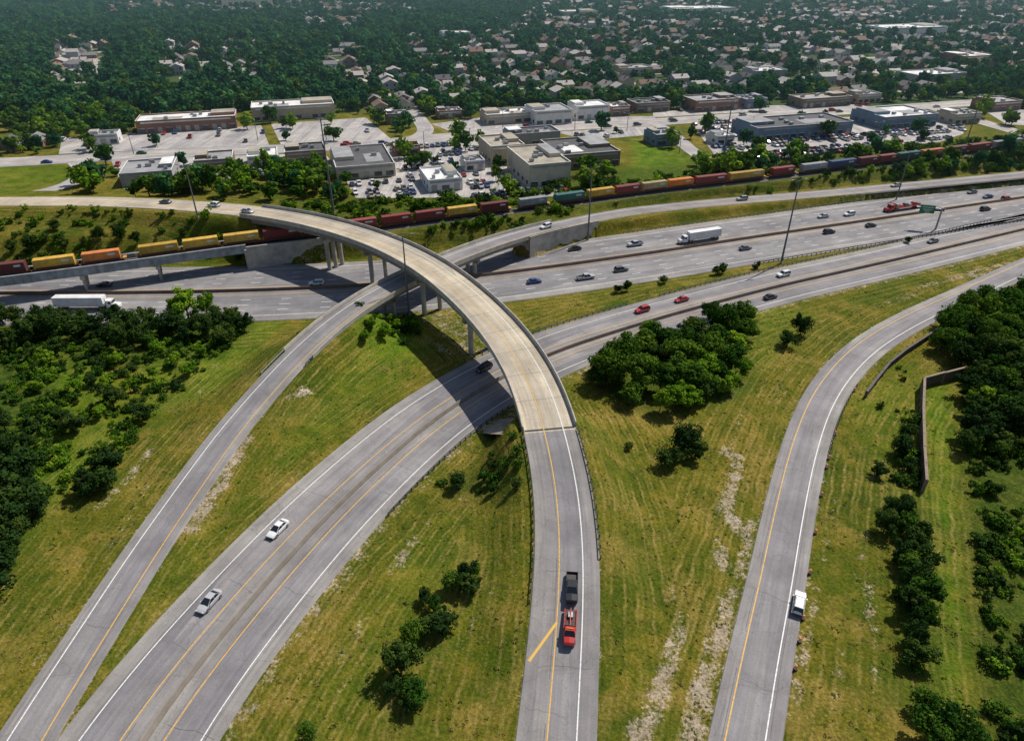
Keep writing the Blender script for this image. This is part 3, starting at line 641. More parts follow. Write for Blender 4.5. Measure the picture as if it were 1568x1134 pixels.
wallrun('noise_barrier_wall',[(1412,752),(1409,700),(1408,640),(1410,594),(1440,586),(1475,578)],3.0,pmat('noise_wall_panel',(.12,.10,.07),(.08,.07,.05),1,.9),pmat('noise_wall_post',(.27,.2,.15),None,1,.9))
wallrun('boundary_wall',[(1325,608),(1340,588),(1360,563),(1385,543),(1420,520),(1440,505)],1.7,pmat('wall_dark',(.055,.05,.04),None,1,.9),pmat('wall_cap',(.12,.11,.10),None,1,.9))
bm=MB(); mo=pmat('barrel_orange',(.7,.11,.03),(.5,.08,.02),2,.6); mw=pmat('barrel_white',(.7,.7,.7),None,2,.5)
for i in range(5): bm.cyl((0,0,.06+i*.18),(0,0,.24+i*.18),.24-.015*i,.23-.015*i,mw if i%2 else mo,12)
bm.cyl((0,0,0),(0,0,.08),.34,.32,M_tyre,12); bme=bm.mesh('traffic_barrel')
for u,v in ((1213,1022),(1223,945),(1236,876),(1245,815),(1266,716),(1262,700),(1277,665),(1303,597),(1252,757),(1219,980)):
    s,o=onroad(u,v,R4); ob=bpy.data.objects.new('traffic_barrel',bme); COL.objects.link(ob); ob.location=R4.at(s,-4.9,-.05)
def pole(name,u,v,h,mast=False,arm=True,on=None):
    x,y,z=drop([(u,v)])[0] if on is None else G(u,v,on); mb=MB()
    mb.cyl((0,0,-.5),(0,0,.5),h*.008+.25,h*.008+.25,M_conc,10); mb.cyl((0,0,.5),(0,0,h),.1+h*.0095,.07+h*.004,M_pole,10)
    if mast:
        for k in range(6):
            a=k*math.pi/3; mb.cyl((0,0,h-.3),(math.cos(a)*1.1,math.sin(a)*1.1,h-.3),.05,.05,M_pole,5); mb.box((math.cos(a)*1.3,math.sin(a)*1.3,h-.45),(.6,.45,.35),M_steel,a,taper=.7)
    elif arm:
        for sg in (1,-1):
            mb.cyl((0,0,h-.2),(sg*2.2,0,h+.25),.07,.05,M_pole,6); mb.box((sg*2.5,0,h+.25),(.9,.35,.16),M_steel)
    o=mb.obj(name); o.location=(x,y,z); o.rotation_euler=(0,0,.35)
pole('high_mast_lamp',511,326,34,True); pole('high_mast_lamp',1104,264,30,True); pole('high_mast_lamp',1478,222,24,True)
for u,v,h in ((627,482,24),(900,368,26),(1196,403,28),(1372,306,20),(303,333,18)): pole('street_lamp',u,v,h)
for u,v in ((205,236),(395,215),(500,215),(650,230),(720,225),(880,200),(960,200),(1040,235),(1150,205),(1250,215),(1340,215),(600,250),(770,195)): pole('street_lamp',u,v,9)
mb=MB(); x,y,z=drop([(1432,352)])[0]; mg=pmat('sign_green',(.01,.20,.10),(.01,.16,.08),1,.5)
mb.cyl((x,y,z),(x,y,8.4),.35,.3,M_steel,10); mb.cyl((x,y,7.9),(x-8,y+3,7.9),.22,.18,M_steel,8); mb.cyl((x,y,6.6),(x-8,y+3,6.6),.16,.14,M_steel,8)
mb.box((x-4.5,y+1.5,7.4),(5.0,.18,3.0),mg,-.36); 
for zz,ll in ((8.1,3.8),(7.3,3.0),(6.6,1.8)): mb.box((x-4.53,y+1.38,zz),(ll,.04,.26),M_lamp,-.36)
mb.obj('overhead_road_sign')
print('roads',time.time()-T0)
# ------------------------------------------------------------ trees
def treemesh(name,seed,h,r,ncl,nlf,leaf,mat,trunk=True,zc=.6,rz=.42,flat=False):
    r_=np.random.default_rng(seed); mb=MB()
    if trunk:
        mb.cyl((0,0,-.4),(0,0,h*.35),.045*h*.6,.03*h*.6,M_bark,7,False)
        for k in range(5):
            a=k*1.26+r_.random(); q=(math.cos(a)*r*.55,math.sin(a)*r*.55,h*(.5+.25*r_.random())); mb.cyl((0,0,h*.3),q,.02*h*.6,.006*h,M_bark,5,False)
        mb.cyl((0,0,h*.3),(r_.normal()*.2,r_.normal()*.2,h*.8),.03*h*.6,.01*h,M_bark,5,False)
    C=[];R=[];TN=[]
    for i in range(ncl):
        d=r_.normal(size=3); d/=np.linalg.norm(d); rad=r_.random()**.45
        th=math.atan2(d[1],d[0]); lob=1+.26*math.sin(2*th+seed)+.2*math.sin(3*th+2*seed)
        k=.78*rad; c=np.array([d[0]*r*k*lob,d[1]*r*k*lob,h*zc+d[2]*h*rz*k])
        C.append(c);R.append(r*(.14+.24*r_.random()));TN.append(r_.random())
    C=np.array(C);R=np.array(R);TN=np.array(TN)
    per=nlf//ncl; n=per*ncl
    d=r_.normal(size=(n,3)); d/=np.linalg.norm(d,axis=1)[:,None]
    ci=np.repeat(np.arange(ncl),per)
    ctr=C[ci]+d*(R[ci]*(.7+.5*r_.random(n)))[:,None]*np.array([1,1,.8])
    nm=d+r_.normal(size=(n,3))*.45+np.array([0,0,.3]); nm/=np.linalg.norm(nm,axis=1)[:,None]
    t=np.cross(nm,r_.normal(size=(n,3))); t/=np.linalg.norm(t,axis=1)[:,None]; b=np.cross(nm,t)
    sz=leaf*(.6+.8*r_.random(n))[:,None]; asp=(.6+.4*r_.random(n))[:,None]
    q=np.stack([ctr-t*sz,ctr-b*sz*asp,ctr+t*sz*.9,ctr+b*sz*asp],1).reshape(-1,3)
    q[:,2]=np.maximum(q[:,2],.03)
    tv=np.clip(TN[ci]*.7+r_.random(n)*.3,0,1)
    i0=len(mb.v); mb.v.extend(map(tuple,q)); mi=mb.mi(mat)
    mb.f.extend([(i0+4*i,i0+4*i+1,i0+4*i+2,i0+4*i+3) for i in range(n)]); mb.m.extend([mi]*n); mb.uv.extend([(0,0)]*(4*n))
    me=mb.mesh(name); at=me.attributes.new('tint','FLOAT','POINT')
    at.data.foreach_set('value',np.concatenate([np.full(i0,.5),np.repeat(tv,4)]).astype(np.float32))
    return me
TREES=[treemesh('tree_a%d'%i,10+i,8,3.6,36+4*i,3600,.24,M_leaf,rz=.42+.03*i) for i in range(4)]
TREESB=[treemesh('tree_b%d'%i,30+i,8,3.4,32,3200,.24,M_leafb) for i in range(3)]
TREESD=[treemesh('tree_d%d'%i,50+i,8,3.1+.15*i,32+3*i,3200,.23,M_leafd,zc=.52,rz=.5-.02*i) for i in range(5)]
SHRUBS=[treemesh('shrub_%d'%i,70+i,1.8,1.5,14,500,.16,[M_leaf,M_leafb,M_leafd,M_leaf][i],False,.45,.5) for i in range(4)]
WEEDS=[treemesh('weed_%d'%i,170+i,.35,.45,5,32,.10,[M_dry,M_leaf,M_dry,M_dry][i],False,.4,.5) for i in range(4)]
FAR=[treemesh('far_tree_%d'%i,90+i,10,4.6,22,480,.78,M_leafhaze,zc=.55,rz=.46) for i in range(6)]
FARB=[treemesh('far_tree_b%d'%i,120+i,9,4.2,24,700,.58,[M_leaf,M_leaf,M_leafb,M_leafhaze][i],zc=.55,rz=.46) for i in range(4)]
def coll(name,meshes):
    c=bpy.data.collections.new(name)
    for m in meshes: c.objects.link(bpy.data.objects.new(m.name,m))
    return c
def scatter(name,pts,scl,meshes):
    n=len(pts)
    if n==0: return
    print(name,n)
    me=bpy.data.meshes.new(name); me.vertices.add(n); me.vertices.foreach_set('co',np.array(pts,np.float32).ravel())
    a=me.attributes.new('scl','FLOAT_VECTOR','POINT'); s=np.array(scl,np.float32)
    if s.ndim==1: s=np.stack([s*rng.uniform(.85,1.2,n),s*rng.uniform(.85,1.2,n),s*rng.uniform(.8,1.15,n)],1)
    a.data.foreach_set('vector',s.astype(np.float32).ravel())
    a=me.attributes.new('rot','FLOAT_VECTOR','POINT'); r=np.zeros((n,3),np.float32); r[:,2]=rng.random(n)*6.28; a.data.foreach_set('vector',r.ravel())
    a=me.attributes.new('idx','INT','POINT'); a.data.foreach_set('value',rng.integers(0,len(meshes),n).astype(np.int32))
    o=bpy.data.objects.new(name,me); COL.objects.link(o)
    g=bpy.data.node_groups.new(name+'_scatter','GeometryNodeTree')
    g.interface.new_socket('Geometry',in_out='INPUT',socket_type='NodeSocketGeometry'); g.interface.new_socket('Geometry',in_out='OUTPUT',socket_type='NodeSocketGeometry')
    N=g.nodes;L=g.links; i=N.new('NodeGroupInput');ou=N.new('NodeGroupOutput'); ip=N.new('GeometryNodeInstanceOnPoints'); ci=N.new('GeometryNodeCollectionInfo')
    ci.inputs[0].default_value=coll(name+'_src',meshes); ci.inputs['Separate Children'].default_value=True; ci.inputs['Reset Children'].default_value=True
    def na(nm,t):
        x=N.new('GeometryNodeInputNamedAttribute'); x.data_type=t; x.inputs[0].default_value=nm
        return next(o_ for o_ in x.outputs if o_.enabled and o_.name=='Attribute')
    L.new(i.outputs[0],ip.inputs['Points']); L.new(ci.outputs[0],ip.inputs['Instance']); ip.inputs['Pick Instance'].default_value=True
    L.new(na('idx','INT'),ip.inputs['Instance Index']); L.new(na('rot','FLOAT_VECTOR'),ip.inputs['Rotation']); L.new(na('scl','FLOAT_VECTOR'),ip.inputs['Scale'])
    L.new(ip.outputs[0],ou.inputs[0])
    md=o.modifiers.new('scatter','NODES'); md.node_group=g
def trees(name,lst,meshes,hm=8.,k=1.):
    P=drop([(t[0],t[1]) for t in lst])
    for t,p in zip(lst,P):
        o=bpy.data.objects.new(name,random.choice(meshes)); COL.objects.link(o); o.location=(p[0],p[1],p[2]-.1)
        s=t[2]*k/hm*random.uniform(.85,1.15); w=s*random.uniform(.85,1.3); o.scale=(w,w*random.uniform(.85,1.15),s); o.rotation_euler=(0,0,random.random()*6.28)
trees('deciduous_tree',[(692,902,3.5),(665,935,4),(632,985,5),(636,1072,4),(728,880,3),(475,1132,4)],TREES)
trees('dark_tree',[(713,888,5.5),(680,965,5),(655,972,4),(628,1088,3.5),(615,1030,6.5),(605,1062,4),(720,905,4),(650,920,3),(740,735,3),(700,745,3.4),(755,755,3),(790,745,3),(962,688,2.5)],TREESD)
trees('deciduous_tree',[(930,590,8),(955,575,9),(985,550,9),(1010,600,8),(1055,600,8),(1080,560,8),(1100,590,7),(1120,565,8),(1060,545,8),(1000,535,7),(1110,515,8),(1040,570,8),(940,560,7),(1130,500,7),(1090,545,8),(965,620,5),(1090,505,7),(920,570,6),(975,600,8),(1025,545,8),(1140,520,6),(915,590,5)],TREES,k=1.12)
trees('bright_tree',[(1030,630,7),(1048,618,6),(985,590,7),(1125,545,7),(1100,605,5.5),(1075,590,7),(1010,630,5),(1145,495,5),(1135,580,5),(1115,600,5),(1060,625,5),(990,520,6),(1065,570,7)],TREESB,k=1.1)
trees('dark_tree',[(1225,512,8),(1205,530,4.5),(1047,690,6.5),(1022,714,4.8),(1064,702,4.5),(1035,705,4),(1000,560,8),(1060,520,8),(1035,530,8),(1070,612,6),(1110,490,6),(1085,490,6)],TREESD,k=1.05)
trees('dark_tree',[(170,722,7),(140,758,7),(165,748,5),(224,642,5),(115,662,6),(175,622,5),(140,590,4),(30,790,9),(15,755,9),(55,770,6),(5,820,9),(10,850,7),(-10,900,8),(95,652,4),(130,755,4),(40,745,7),(20,700,6),(60,790,5),(30,830,6),(15,870,5),(45,690,5),(10,660,6)],TREESD,k=1.1)
trees('dark_tree',[(85,520,7),(60,515,7),(120,520,7),(150,515,6),(200,505,7),(175,495,6),(230,500,6),(250,515,7),(320,515,6),(350,510,6),(375,508,5),(30,500,7),(5,495,7),(100,500,6),(285,525,6),(190,535,6),(150,540,4),(335,495,5),(45,525,6),(75,500,6),(130,498,6),(215,520,7),(270,510,7),(360,495,5),(180,520,6),(15,540,6),(50,550,5),(225,530,5),(300,500,6),(90,545,5),(345,525,5)],TREESD,k=1.18)
trees('bright_tree',[(290,490,10),(318,482,7),(268,486,7),(590,515,4),(570,503,3.6),(610,505,3.6),(560,522,3),(600,495,3.5),(235,580,4),(200,600,4),(270,560,4),(155,640,4),(290,575,3.5),(120,600,4),(60,600,4),(180,560,4),(80,560,4),(40,570,3.5),(100,700,3.5),(240,540,4),(310,545,3.5)],TREESB)
trees('dark_tree',[(1385,670,5),(1380,695,5),(1388,720,5),(1342,728,4),(1378,800,6),(1352,815,6),(1400,838,7),(1378,860,6),(1400,905,7),(1392,945,6),(1396,985,6),(1365,790,4),(1405,870,6),(1400,1010,4)],TREESD)
trees('deciduous_tree',[(1440,1134,8),(1420,1140,6),(1470,1150,7),(1390,875,5),(1405,925,6),(1410,960,5),(1385,820,5),(1412,1090,4)],TREES)
trees('dark_tree',[(1490,585,8),(1525,560,8),(1560,540,9),(1480,530,8),(1440,500,6),(1490,675,8),(1540,668,8),(1520,690,6),(1575,600,8),(1590,680,7),(1510,600,6),(1560,615,6),(1600,560,9),(1475,690,5),(1500,560,8),(1545,580,8),(1470,560,7),(1505,650,7),(1560,650,8),(1480,610,6),(1530,625,6),(1490,640,6)],TREESD,k=1.15)
trees('deciduous_tree',[(1450,520,8),(1500,505,9),(1540,500,9),(1568,500,9),(1520,530,9),(1470,490,7),(1600,480,10),(1640,500,10),(1550,520,9),(1580,520,9),(1440,535,6),(1620,540,10),(1480,510,8),(1530,480,8),(1560,470,8),(1500,480,7),(1455,505,7),(1590,455,8),(1510,545,8),(1460,545,7),(1530,600,7)],TREES,k=1.2)
trees('bright_tree',[(1545,635,5),(1500,620,5),(1525,655,5),(1515,515,7),(1560,560,6)],TREESB)
trees('dark_tree',[(945,448,3.4),(960,446,4),(1015,433,3.2),(1105,418,4),(1095,420,3),(1155,412,2.5),(1390,372,3),(1160,410,3),(85,352,5),(50,382,6),(155,368,6),(185,368,6),(100,380,5),(70,370,4),(20,385,5),(210,372,5),(280,360,3),(365,395,3),(130,375,4)],TREESD)
def samp(poly,dens,z=CITY):
    w=wpoly(poly,z); xa=[p[0] for p in w];ya=[p[1] for p in w]; x0,x1,y0,y1=min(xa),max(xa),min(ya),max(ya)
    n=int((x1-x0)*(y1-y0)*dens); x=rng.uniform(x0,x1,n);y=rng.uniform(y0,y1,n); m=pip(x,y,w); return x[m],y[m]
def brushscatter(name,polys,dens,lo,hi,meshes,z=0.,dmin=1.5):
    P=[];S=[]
    for poly in polys:
        x,y=samp(poly,dens,z); h,dm,_=heights(x,y); cl=np.sin(x*.35+2*np.sin(y*.21))+np.sin(y*.3+1.5*np.sin(x*.17)); k=(dm>dmin)&(rng.random(len(x))<np.clip(.6+.45*cl,.12,1))
        P.append(np.stack([x,y,h-.05],1)[k]); S.append(rng.uniform(lo,hi,k.sum())*rng.uniform(.6,1.,k.sum()))
    scatter(name,np.concatenate(P),np.concatenate(S),meshes)
LP=[[(-60,500),(60,500),(110,570),(80,680),(70,740),(40,830),(-60,880)],[(0,490),(400,490),(350,535),(120,570)]]
brushscatter('shrubs',LP+[[(670,735),(800,705),(800,755),(680,765)],[(1480,620),(1620,560),(1640,1200),(1520,1160),(1490,800)],[(1375,640),(1402,640),(1420,1120),(1400,1060),(1370,900)],[(550,490),(640,480),(640,530),(545,530)]],.34,.4,1.6,SHRUBS)
brushscatter('shrubs',[[(60,560),(350,530),(250,640),(130,760),(50,760)]],.22,.3,1.5,SHRUBS)
brushscatter('shrubs',[[(880,560),(1150,480),(1150,600),(960,650)],[(1300,520),(1400,490),(1400,640),(1340,640)]],.03,.3,.9,SHRUBS)
brushscatter('scrub_trees',[[(-80,495),(60,490),(390,492),(330,530),(110,545),(50,600),(-80,640)],[(-80,640),(40,640),(35,760),(10,860),(-80,900)]],.016,.35,.75,TREESD+TREES[:2])
brushscatter('scrub_trees',[[(1440,490),(1640,430),(1660,720),(1480,700),(1470,600)]],.018,.4,.85,TREESD+TREES)
brushscatter('scrub_trees',[[(1510,700),(1620,700),(1640,1150),(1550,1150)]],.006,.25,.5,TREESD+TREES)
brushscatter('weeds',[[(-20,1180),(0,850),(300,560),(700,480),(1200,420),(1568,380),(1620,600),(1640,1180)]],.5,.3,1.15,WEEDS,dmin=.6)
brushscatter('railside_shrubs',[[(430,318),(700,300),(1100,262),(1650,195),(1650,240),(1100,292),(760,345),(560,352),(430,345)]],.13,.6,2.4,SHRUBS,6.)
brushscatter('railside_shrubs',[[(630,380),(680,350),(800,335),(800,352),(700,382)],[(870,352),(1000,332),(1005,350),(880,372)],[(0,330),(370,330),(350,375),(200,380),(0,390)]],.08,.6,1.9,SHRUBS,4.)
print('trees',time.time()-T0)
# ------------------------------------------------------------ town
ST=math.radians(17)
BLD=[]
def wmat(k):
    D={'brick':(.27,.135,.09),'tan':(.45,.37,.27),'white':(.68,.67,.64),'grey':(.33,.33,.33),'blue':(.14,.20,.27),'cream':(.55,.49,.38),'brown':(.21,.15,.105)}
    return pmat('wall_'+k,D[k],tuple(x*.82 for x in D[k]),.4,.9)
def rmat(k):
    D={'white':(.80,.80,.78),'grey':(.34,.34,.35),'dark':(.10,.10,.105),'tan':(.40,.36,.29)}
    return pmat('roof_'+k,D[k],tuple(x*.66 for x in D[k]),.15,.9)
def flat(name,u,v,w,d,h,wall,roof,rot=ST,units=3,canopy=False):
    x,y,_=G(u,v,CITY); ca,sa=math.cos(rot),math.sin(rot)
    cx,cy=x-sa*d/2,y+ca*d/2; BLD.append((cx,cy,math.hypot(w,d)/2,w,d,rot))
    mb=MB(); W=wmat(wall);R=rmat(roof); r_=random.Random(int(u*7+v))
    mb.box((0,0,h/2-.2),(w,d,h+.4),W,top=R)
    for sx,sy,lx,ly in ((0,-d/2+.15,w+.02,.34),(0,d/2-.15,w+.02,.34),(-w/2+.15,0,.34,d-.7),(w/2-.15,0,.34,d-.7)): mb.box((sx,sy,h+.35),(lx,ly,.7),W,top=rmat('white'))
    n=max(2,int(w/4.5))
    for i in range(n):
        px=-w/2+w*(i+.5)/n
        if r_.random()<.75: mb.box((px,-d/2-.02,1.6),(w/n*.66,.12,1.9),M_win); mb.box((px,-d/2-.05,2.65),(w/n*.72,.2,.15),rmat('white'))
        else: mb.box((px,-d/2-.02,1.5),(2.4,.12,3.0),M_steel)
        mb.box((px,d/2+.02,1.8),(w/n*.5,.12,1.2),M_win)
    for i in range(max(1,int(d/6))):
        for sg in (1,-1): mb.box((sg*(w/2+.02),-d/2+3+i*6,1.9),(.12,2.2,1.4),M_win)
    mb.box((0,-d/2-.12,h-.5),(w*.9,.2,.7),rmat('white') if wall in('brick','tan') else wmat('grey'))
    ww=w*r_.uniform(.22,.4); sgn=r_.choice([-1,1]); mb.box((sgn*(w/2-ww/2-.5),d*.12,h+.8),(ww,d*.55,1.6),W,top=rmat(r_.choice(['grey','white','tan'])))
    if w>24: mb.box((-sgn*w*.2,-.1*d,h+.02),(w*.3,d*.4,.06),rmat(r_.choice(['grey','tan','white'])))
    for i in range(units+int(w/12)):
        mb.box((r_.uniform(-.4,.4)*w,r_.uniform(-.35,.35)*d,h+.75),(r_.uniform(1.2,2.6),r_.uniform(1.2,2),1.1),M_steel,taper=.95)
    o=mb.obj(name); o.location=(cx,cy,CITY); o.rotation_euler=(0,0,rot)
for a in [('brick_office_building',289,201,50,18,6,'brick','white'),('commercial_building',452,183,46,20,7,'tan','white'),('warehouse',562,273,25,36,5,'cream','dark'),
 ('shop_building',683,293,14,20,4.5,'white','white'),('industrial_building',842,286,18,32,9,'cream','tan'),('industrial_building',778,252,16,22,8,'tan','tan'),('industrial_building',905,257,28,30,6,'brown','dark'),('commercial_building',820,224,26,14,6,'grey','dark'),
 ('retail_strip_building',780,190,26,16,5,'tan','white'),('retail_strip_building',848,191,22,20,7,'white','grey'),('shop_building',908,183,20,16,7,'white','white'),('car_dealership_building',1232,211,58,24,6,'blue','dark'),('commercial_building',1392,196,36,26,6,'blue','white'),
 ('brick_shop_building',1098,170,30,18,6,'brick','grey'),('shop_building',1157,166,15,15,5,'blue','grey'),('commercial_building',1265,164,36,15,5,'brown','tan'),('shop_building',1000,172,22,15,5,'brown','dark'),('shop_building',1022,223,13,14,5,'blue','grey'),
 ('workshop_building',228,284,20,22,5,'grey','grey'),('workshop_building',330,264,16,16,5,'brown','grey'),('workshop_building',470,250,18,16,5,'brown','dark'),('shop_building',405,258,13,16,5,'white','white'),
 ('commercial_building',1440,128,44,22,6,'grey','white'),('commercial_building',1405,55,80,40,8,'white','white'),('commercial_building',1080,24,100,50,9,'white','white'),('commercial_building',700,62,30,20,7,'white','white'),('school_building',380,12,80,50,14,'cream','grey'),('commercial_building',1500,98,36,26,6,'brick','white'),('commercial_building',890,28,50,34,8,'tan','white'),('commercial_building',975,118,26,18,6,'tan','grey'),('commercial_building',1180,120,28,18,5,'grey','white'),('shop_building',160,222,14,10,4.5,'white','grey'),('shop_building',1110,222,10,10,4,'white','white'),('shop_building',1480,190,18,14,5,'tan','grey'),('shop_building',1540,170,22,16,5,'brick','grey'),
 ('shop_building',728,262,9,10,4,'white','grey'),('shop_building',625,238,12,10,4,'brick','tan'),('shop_building',950,178,12,12,5,'brick','white'),('shop_building',1330,158,18,12,5,'tan','grey'),('shop_building',610,190,12,10,5,'brown','grey'),('shop_building',690,182,14,10,4,'brick','grey')]:
    flat(*a)
def house(seed):
    r=random.Random(seed); mb=MB(); w=r.uniform(8,11);d=r.uniform(9,13);h=r.choice([3.2,3.2,5.6]); pk=r.uniform(1.8,3)
    W=[wmat('white'),wmat('tan'),wmat('brick'),wmat('cream'),wmat('grey'),wmat('brown')][seed%6]; R=[pmat('shingle_grey',(.23,.22,.22),(.15,.145,.145),1,.95),pmat('shingle_brown',(.21,.135,.10),(.14,.095,.07),1,.95),pmat('shingle_light',(.42,.39,.37),(.3,.28,.27),1,.95),pmat('shingle_dark',(.11,.105,.11),(.08,.075,.08),1,.95)][seed%4]
    mb.box((0,0,h/2),(w,d,h),W)
    o=.45; a=[(-w/2-o,-d/2-o,h-.15),(w/2+o,-d/2-o,h-.15),(w/2+o,d/2+o,h-.15),(-w/2-o,d/2+o,h-.15)]; r1=(0,-d/2-o,h+pk);r2=(0,d/2+o,h+pk)
    mb.poly([a[0],r1,r2,a[3]],R); mb.poly([a[1],a[2],r2,r1],R)
    mb.poly([(-w/2,-d/2,h),(w/2,-d/2,h),(0,-d/2,h+pk-.25)],W); mb.poly([(w/2,d/2,h),(-w/2,d/2,h),(0,d/2,h+pk-.25)],W)
    for px in (-w*.28,w*.28):
        mb.box((px,-d/2-.03,1.6),(1.6,.1,1.2),M_win); mb.box((px,d/2+.03,1.6),(1.4,.1,1.1),M_win)
        if h>4: mb.box((px,-d/2-.03,4.3),(1.3,.1,1.2),M_win)
    mb.box((0,-d/2-.03,1.05),(1,.1,2.1),M_darksteel); mb.box((0,-d/2-.9,.15),(2.2,1.7,.3),M_conc)
    for sg in (1,-1):
        for py in (-d*.25,d*.2): mb.box((sg*(w/2+.03),py,1.7),(.1,1.2,1.1),M_win)
    mb.box((w*.22,d*.1,h+pk*.75),(.8,.8,1.8),wmat('brick'))
    gx=w/2+3.2; mb.box((gx,d/2+3,1.35),(4.6,6,2.7),W)
    mb.poly([(gx-2.6,d/2-.3,2.6),(gx,d/2-.3,4),(gx,d/2+6.3,4),(gx-2.6,d/2+6.3,2.6)],R); mb.poly([(gx+2.6,d/2-.3,2.6),(gx+2.6,d/2+6.3,2.6),(gx,d/2+6.3,4),(gx,d/2-.3,4)],R)
    mb.box((gx,d/2-.03,1.1),(2.8,.08,2.1),wmat('white')); mb.box((gx,-.2,.06),(2.6,d*1.6,.1),M_conc)
    return mb.mesh('house_%d'%seed)
HM=[house(i) for i in range(12)]
ca,sa=math.cos(ST),math.sin(ST)
RES=[[(560,160),(640,172),(740,158),(960,168),(1140,150),(1330,150),(1568,120),(1800,110),(1900,-30),(860,-30),(740,40),(650,80),(560,110)]]
POCK=[[(72,68),(168,66),(165,128),(82,130)],[(252,70),(312,78),(312,122),(248,122)],[(338,66),(396,66),(402,124),(338,124)],[(496,72),(550,72),(550,120),(500,120)],[(540,120),(600,120),(600,172),(545,172)],[(-60,208),(58,208),(58,240),(-60,240)],[(160,8),(420,4),(640,10),(640,26),(160,26)],[(420,30),(560,30),(560,48),(420,48)],[(620,60),(740,60),(760,100),(640,110)]]
def inany(x,y,polys):
    u,v=proj(x,y,CITY); m=np.zeros(np.shape(x),bool)
    for p in polys: m|=pip(u,v,p)
    return m
HP=[]; smb=MB()
for b in np.arange(300,2300,62):
    aa=np.arange(-1500,1900,14.5)
    for side in (1,-1):
        bb=b+side*19
        ja=aa+rng.uniform(-3,3,len(aa)); x=ca*ja-sa*bb; y=sa*ja+ca*bb
        k=inany(x,y,RES)|inany(x,y,POCK); k&=rng.random(len(aa))<.86; k&=heights(x,y)[0]>5.5
        for X_,Y_ in zip(x[k],y[k]):
            if any(math.hypot(X_-q[0],Y_-q[1])<q[2]+9 for q in BLD): continue
            HP.append((X_,Y_,side))
    x=ca*aa-sa*b;y=sa*aa+ca*b;k=inany(x,y,RES)|inany(x,y,POCK)
    for i in range(len(aa)-1):
        if k[i] and k[i+1]:
            nv=4.5; smb.poly([(x[i]+sa*nv,y[i]-ca*nv,6.06),(x[i+1]+sa*nv,y[i+1]-ca*nv,6.06),(x[i+1]-sa*nv,y[i+1]+ca*nv,6.06),(x[i]-sa*nv,y[i]+ca*nv,6.06)],M_street,[(0,i*15),(0,i*15+15),(8,i*15+15),(8,i*15)])
for a0 in np.arange(-900,1500,150):
    bs=np.arange(300,2000,15.); x=ca*a0-sa*bs; y=sa*a0+ca*bs; k=inany(x,y,RES)
    for i in range(len(bs)-1):
        if k[i] and k[i+1]: smb.poly([(x[i]-ca*4,y[i]-sa*4,6.08),(x[i]+ca*4,y[i]+sa*4,6.08),(x[i+1]+ca*4,y[i+1]+sa*4,6.08),(x[i+1]-ca*4,y[i+1]-sa*4,6.08)],M_street,[(0,i*15),(8,i*15),(8,i*15+15),(0,i*15+15)])
    HP=[h_ for h_ in HP if abs(ca*h_[0]+sa*h_[1]-a0)>8]
smb.obj('residential_streets')
for x,y,side in HP:
    o=bpy.data.objects.new('suburban_house',random.choice(HM)); COL.objects.link(o); o.location=(x,y,CITY-.05); o.rotation_euler=(0,0,ST+(0 if side>0 else math.pi)+random.choice([0,0,math.pi/2])); q=random.uniform(.85,1.12); o.scale=(q,q,random.uniform(.9,1.15))
print('houses',len(HP),time.time()-T0)
def street(name,pts,w,z=6.1,sm=3):
    P=Path([(u,v,z) for u,v in pts],sm=sm); mb=MB(); sweep(mb,P,[(w/2+.1,-.4),(w/2,0),(-w/2,0),(-w/2-.1,-.4)],M_street,step=8)
    if w>9: line(mb,P,.15,M_yel,.25); dashes(mb,P,w/4,M_white,.2); dashes(mb,P,-w/4,M_white,.2)
    mb.obj(name); return P
S1=street('main_street',[(-300,256),(0,249),(200,238),(420,228),(560,222),(700,208),(850,195),(1000,187),(1140,178),(1300,170),(1450,160),(1700,142)],17)
S2=street('side_street',[(560,222),(640,212),(655,200),(640,180),(620,160),(600,140)],9,6.14)
S3=street('service_road',[(-300,300),(0,304),(60,296),(105,284),(128,270),(130,258),(118,248)],8,6.14)
S4=street('side_street',[(1420,163),(1480,180),(1560,203),(1700,240)],11,6.14)
S5=street('side_street',[(1000,187),(1030,205),(1060,232),(1090,250)],8,6.14)
lots=[[(590,215),(745,203),(760,250),(850,275),(880,300),(640,303),(545,303),(530,278),(600,272)],[(415,190),(560,180),(600,214),(430,221)],[(660,190),(735,180),(1000,178),(1010,186),(850,193),(700,205)],[(850,202),(1000,193),(1010,205),(900,215)],[(1060,190),(1140,186),(1330,178),(1480,178),(1475,205),(1440,217),(1270,235),(1105,252),(1078,215)],[(95,212),(400,192),(412,222),(90,236)],[(1000,172),(1140,162),(1330,160),(1330,167),(1140,172),(1000,180)],[(170,246),(420,236),(500,238),(520,262),(380,270),(190,290)],[(80,80),(150,85),(150,112),(90,118)],[(1340,140),(1480,128),(1500,140),(1350,152)],[(1500,165),(1600,170),(1600,195),(1540,190)]]
for k,lp in enumerate(lots):
    mb=MB(); w=wpoly(lp,CITY+.05); mb.poly([(x,y,CITY+.05+.004*k) for x,y in w],M_lot,[(x,y) for x,y in w]); mb.obj('parking_lot')
def inb(x,y,mg=1.5):
    for cx,cy,r,w,d,rot in BLD:
        dx,dy=x-cx,y-cy
        if abs(dx)>r+4 or abs(dy)>r+4: continue
        lx=dx*math.cos(rot)+dy*math.sin(rot); ly=-dx*math.sin(rot)+dy*math.cos(rot)
        if abs(lx)<w/2+mg and abs(ly)<d/2+mg: return True
    return False
cnt=0; ISL=[]
